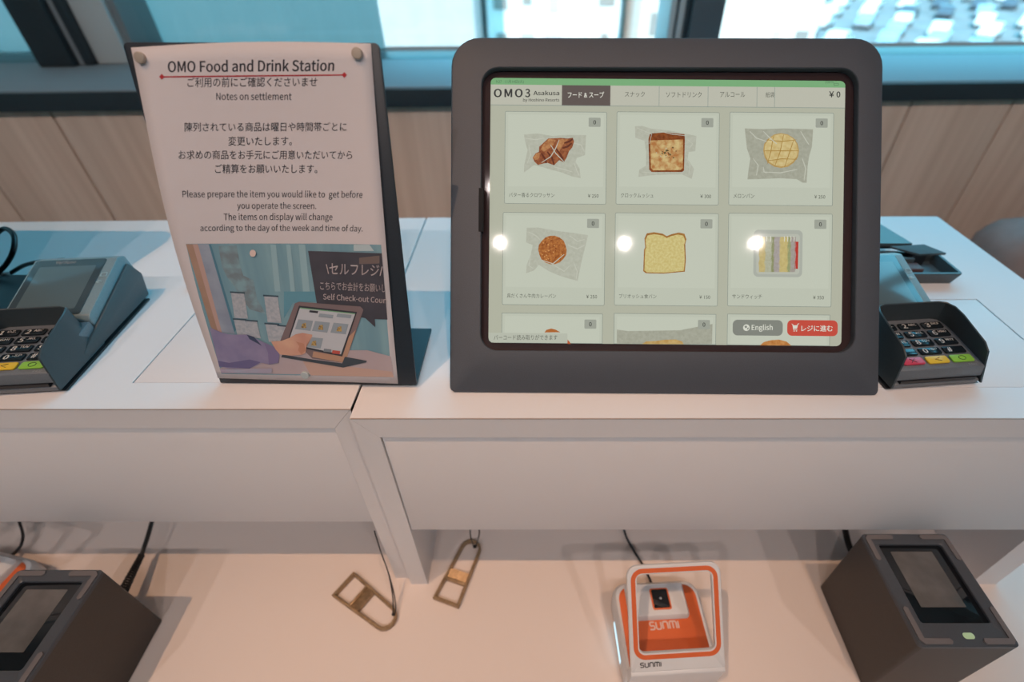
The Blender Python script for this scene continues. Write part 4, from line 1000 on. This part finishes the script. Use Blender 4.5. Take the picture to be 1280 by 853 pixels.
# ------------------------------------------------------------------ brass openers on cords
def opener(px_sq_a, px_sq_b, px_round, lab):
    """flat frame: square end between two points, round end at the third"""
    A_, B_, R1 = at_z(*px_sq_a, SH), at_z(*px_sq_b, SH), at_z(*px_round, SH)
    mid = (A_ + B_) / 2; ax = (R1 - mid); Lh = ax.length; ax.normalize(); w = .0285
    M = Matrix((ax, Vector((-ax.y, ax.x, 0)), Vector((0, 0, 1)))).transposed().to_4x4(); M.translation = mid + Vector((0, 0, .0003))
    t = thing('brass_opener', lab, 'bottle opener', M)
    def ring(ins, z):
        out = []; wr, wl = w / 2 * .80 - ins, w / 2 - ins
        out += [(ins, -wl), (ins, wl)]
        for j in range(9): a = pi / 2 - pi * j / 8; out.append((Lh - w / 2 * .8 + wr * math.cos(a), wr * math.sin(a)))
        return [(x, y, z) for x, y in out]
    h = .0065
    loft('loop_frame', [ring(.0026, .0004), ring(.0006, 0), ring(0, .0008), ring(0, h - .0008), ring(.0006, h), ring(.0020, h), ring(.0026, h - .0006)], M_brass, t, closed=True)
    x = Lh * .33
    loft('cross_bar', [[(x, -.0125, z0), (x + .010, -.0122, z1), (x + .010, .0122, z1), (x, .0125, z0)] for z0, z1 in ((.0008, .0008), (.0035, .0060), )], M_brass, t, smooth=False)
    box('bar_lip', (x - .0018, -.0122, .0006), (x + .0006, .0122, .0062), M_brass, t, bev=.0004)
    return t
opener((416.5, 748), (443.5, 717.5), (493, 783), 'brass opener with black cord lying on the shelf below the left cabinet')
opener((540.5, 751), (575, 762), (594, 678), 'brass opener with black cord half under the right cabinet drawer')
def cord(name, pts, r, lab, m=M_cable): return tag(tube(name, pts, r, m), lab, 'cord')
t1 = thing('hanging_string', 'thin black string from the left cabinet tied to a brass opener', 'string')
for dx in (-1.5, 1.6):
    tube('strand', [at_z(468, 664, -.165), at_z(476, 690, -.195), at_z(485, 715, -.222), at_z(491 + dx * .6, 740, -.240), at_z(493 + dx, 758, -.250), at_z(492 + dx * .7, 770, -.2505)], .0006, M_cable, t1)
slab('knot', 0, 0, .0012, .0012, 0, .0022, .001, M_cable, t1, bev=.0004, mw=Matrix.Translation(at_z(491.5, 769, -.252)))
t2 = thing('hanging_string', 'thin black string under the right cabinet tied to a brass opener', 'string')
for a_, b_ in ((588, 592), (599, 595)):
    tube('strand', [at_z(a_, 660, -.21), at_z(a_, 668, -.215), at_z((a_ + b_) / 2, 677, -.235), at_z(b_, 684, -.2505)], .0007, M_cable, t2)
slab('knot', 0, 0, .0018, .0015, 0, .0025, .001, M_cable, t2, bev=.0004, mw=Matrix.Translation(at_z(593.5, 684.5, -.2515)))
# scanner cables
cord('scanner_cable', [at_z(778, 655, -.248), at_z(783, 672, -.25), at_z(793, 690, -.252), at_z(803, 706, -.252), at_z(811, 722, -.250), at_z(814, 730, -.246)], .0013, 'black cable of the white and orange ring scanner')
t3 = thing('scanner_cable', 'black coiled cord running from the left box scanner under the cabinet', 'cord')
tube('straight_cord', [at_z(190, 652, -.235), at_z(185.5, 668, -.236), at_z(180, 685, -.238), at_z(176, 697, -.240)], .0021, M_cable, t3)
a_, b_ = at_z(177, 694, -.240), at_z(153, 741, -.235); d = (b_ - a_); n_ = 130; hel = []
s1 = d.normalized().cross(Vector((0, 0, 1))).normalized(); s2 = s1.cross(d.normalized())
for i in range(n_): hel.append(a_ + d * (i / n_) + (.0022 + .0016 * i / n_) * (math.cos(i * .75) * s1 + math.sin(i * .75) * s2))
tube('coiled_cord', hel, .0011, M_cable, t3, 6, raw=True)
cord('scanner_cable', [at_z(1055, 652, -.235), at_z(1057.5, 668, -.236), at_z(1062, 684, -.238), at_z(1070, 698, -.240), at_z(1084, 706, -.240)], .0032, 'thick black cable going in behind the right box scanner')
cord('scanner_cable', [at_z(24, 652, -.244), at_z(28.5, 668, -.246), at_z(27, 680, -.248), at_z(20, 690, -.250), at_z(8, 700, -.250)], lambda t: .0014 + .0014 * max(0, t - .55), 'short black cable of the scanner hidden at the far left')

# ------------------------------------------------------------------ armchair by the window
ch = thing('armchair', 'brown leather chair with creased backrest beyond the right end of the counter', 'chair', Matrix.Translation((1.05, .62, FL - .05)))
M_lea = mat('brown_leather', (.36, .25, .22), .6, spec=.25, noise=.12, nscale=40, bump=.3)
def cushion(name, lo, hi, r, m, parent, creases=None):
    bm = bmesh.new(); bmesh.ops.create_cube(bm, size=1)
    bmesh.ops.subdivide_edges(bm, edges=bm.edges[:], cuts=14, use_grid_fill=True)
    c = [(lo[i] + hi[i]) / 2 for i in range(3)]; h = [(hi[i] - lo[i]) / 2 for i in range(3)]
    for v in bm.verts:
        p = [v.co[i] * 2 * h[i] for i in range(3)]; q = [max(-h[i] + r, min(h[i] - r, p[i])) for i in range(3)]
        dv_ = Vector([p[i] - q[i] for i in range(3)])
        if dv_.length > 1e-9: dv_ = dv_.normalized() * r
        v.co = Vector(c) + Vector(q) + dv_
        if creases: v.co.z += creases(v.co)
    me = D.meshes.new(name); bm.to_mesh(me); bm.free(); return link(name, me, m, parent, True)
cushion('seat', (-.27, -.30, .30), (.27, .22, .46), .05, M_lea, ch)
cushion('backrest', (-.29, .06, .40), (.29, .2, .885), .055, M_lea, ch, lambda p: .012 * (p.x + .29) / .58 * 2)
for i, (zc, dy) in enumerate(((.872, .0), (.858, -.022), (.842, -.04))):
    tube('crease_fold', [(-.24 + .03 * i, .075 + dy * .2 + .012, zc + .004), (-.1, .056 + dy * .2 + .01, zc + .010), (.1, .054 + dy * .2 + .01, zc + .014), (.26, .07 + dy * .2, zc + .014)], .006, M_lea, ch)
for sx in (-1, 1):
    for sy in (-.25, .15): box('leg', (sx * .22 - .018, sy - .018, .05), (sx * .22 + .018, sy + .018, .31), mat('dark_wood_leg', (.06, .035, .02), .5), ch, bev=.003)

# ------------------------------------------------------------------ ceiling downlights
M_lens = mat('warm_lamp_lens', (1, .62, .38), .4, emit=16)
labs = ['ceiling downlight nearest above the left cabinet', 'ceiling downlight nearest above the right cabinet', 'ceiling downlight beyond the right end of the counter',
        'far left downlight of the rear ceiling row', 'rear row downlight mirrored left in the kiosk screen', 'rear row downlight mirrored in the middle of the kiosk screen', 'rear row downlight mirrored right in the kiosk screen']
for (x, y, z, wt, cone), lab in zip(LAMPS, labs):
    t = thing('ceiling_downlight', lab, 'ceiling light', Matrix.Translation((x, y, z)))
    circ = lambda r, zz: [(r * math.cos(a * pi / 12), r * math.sin(a * pi / 12), zz) for a in range(24)]
    loft('trim_ring', [circ(.034, .018), circ(.036, -.002), circ(.046, -.004), circ(.047, .0195)], M_ceil, t, cap0=False, cap1=False)
    loft('lens', [circ(.019, .016), circ(.018, .012)], M_lens, t)
    l = D.lights.new('lamp', 'SPOT'); l.energy = wt; l.color = LAMP_COL if y > -.5 else (1, .86, .82); l.spot_size = math.radians(cone); l.spot_blend = .6; l.shadow_soft_size = .012 if y > -.5 else .006
    lo_ = D.objects.new('lamp', l); C.objects.link(lo_); lo_.parent = t; lo_.location = (0, 0, -.006)
    tgt = Vector(((-.42 if x < 0 else .22 if x < 1 else 1.2), .20 if x < 0 else .02, -.1) if y > -.5 else (x * .6, .75, -.2)) - Vector((x, y, z))
    lo_.rotation_euler = tgt.to_track_quat('-Z', 'Y').to_euler()

make_glyphs()
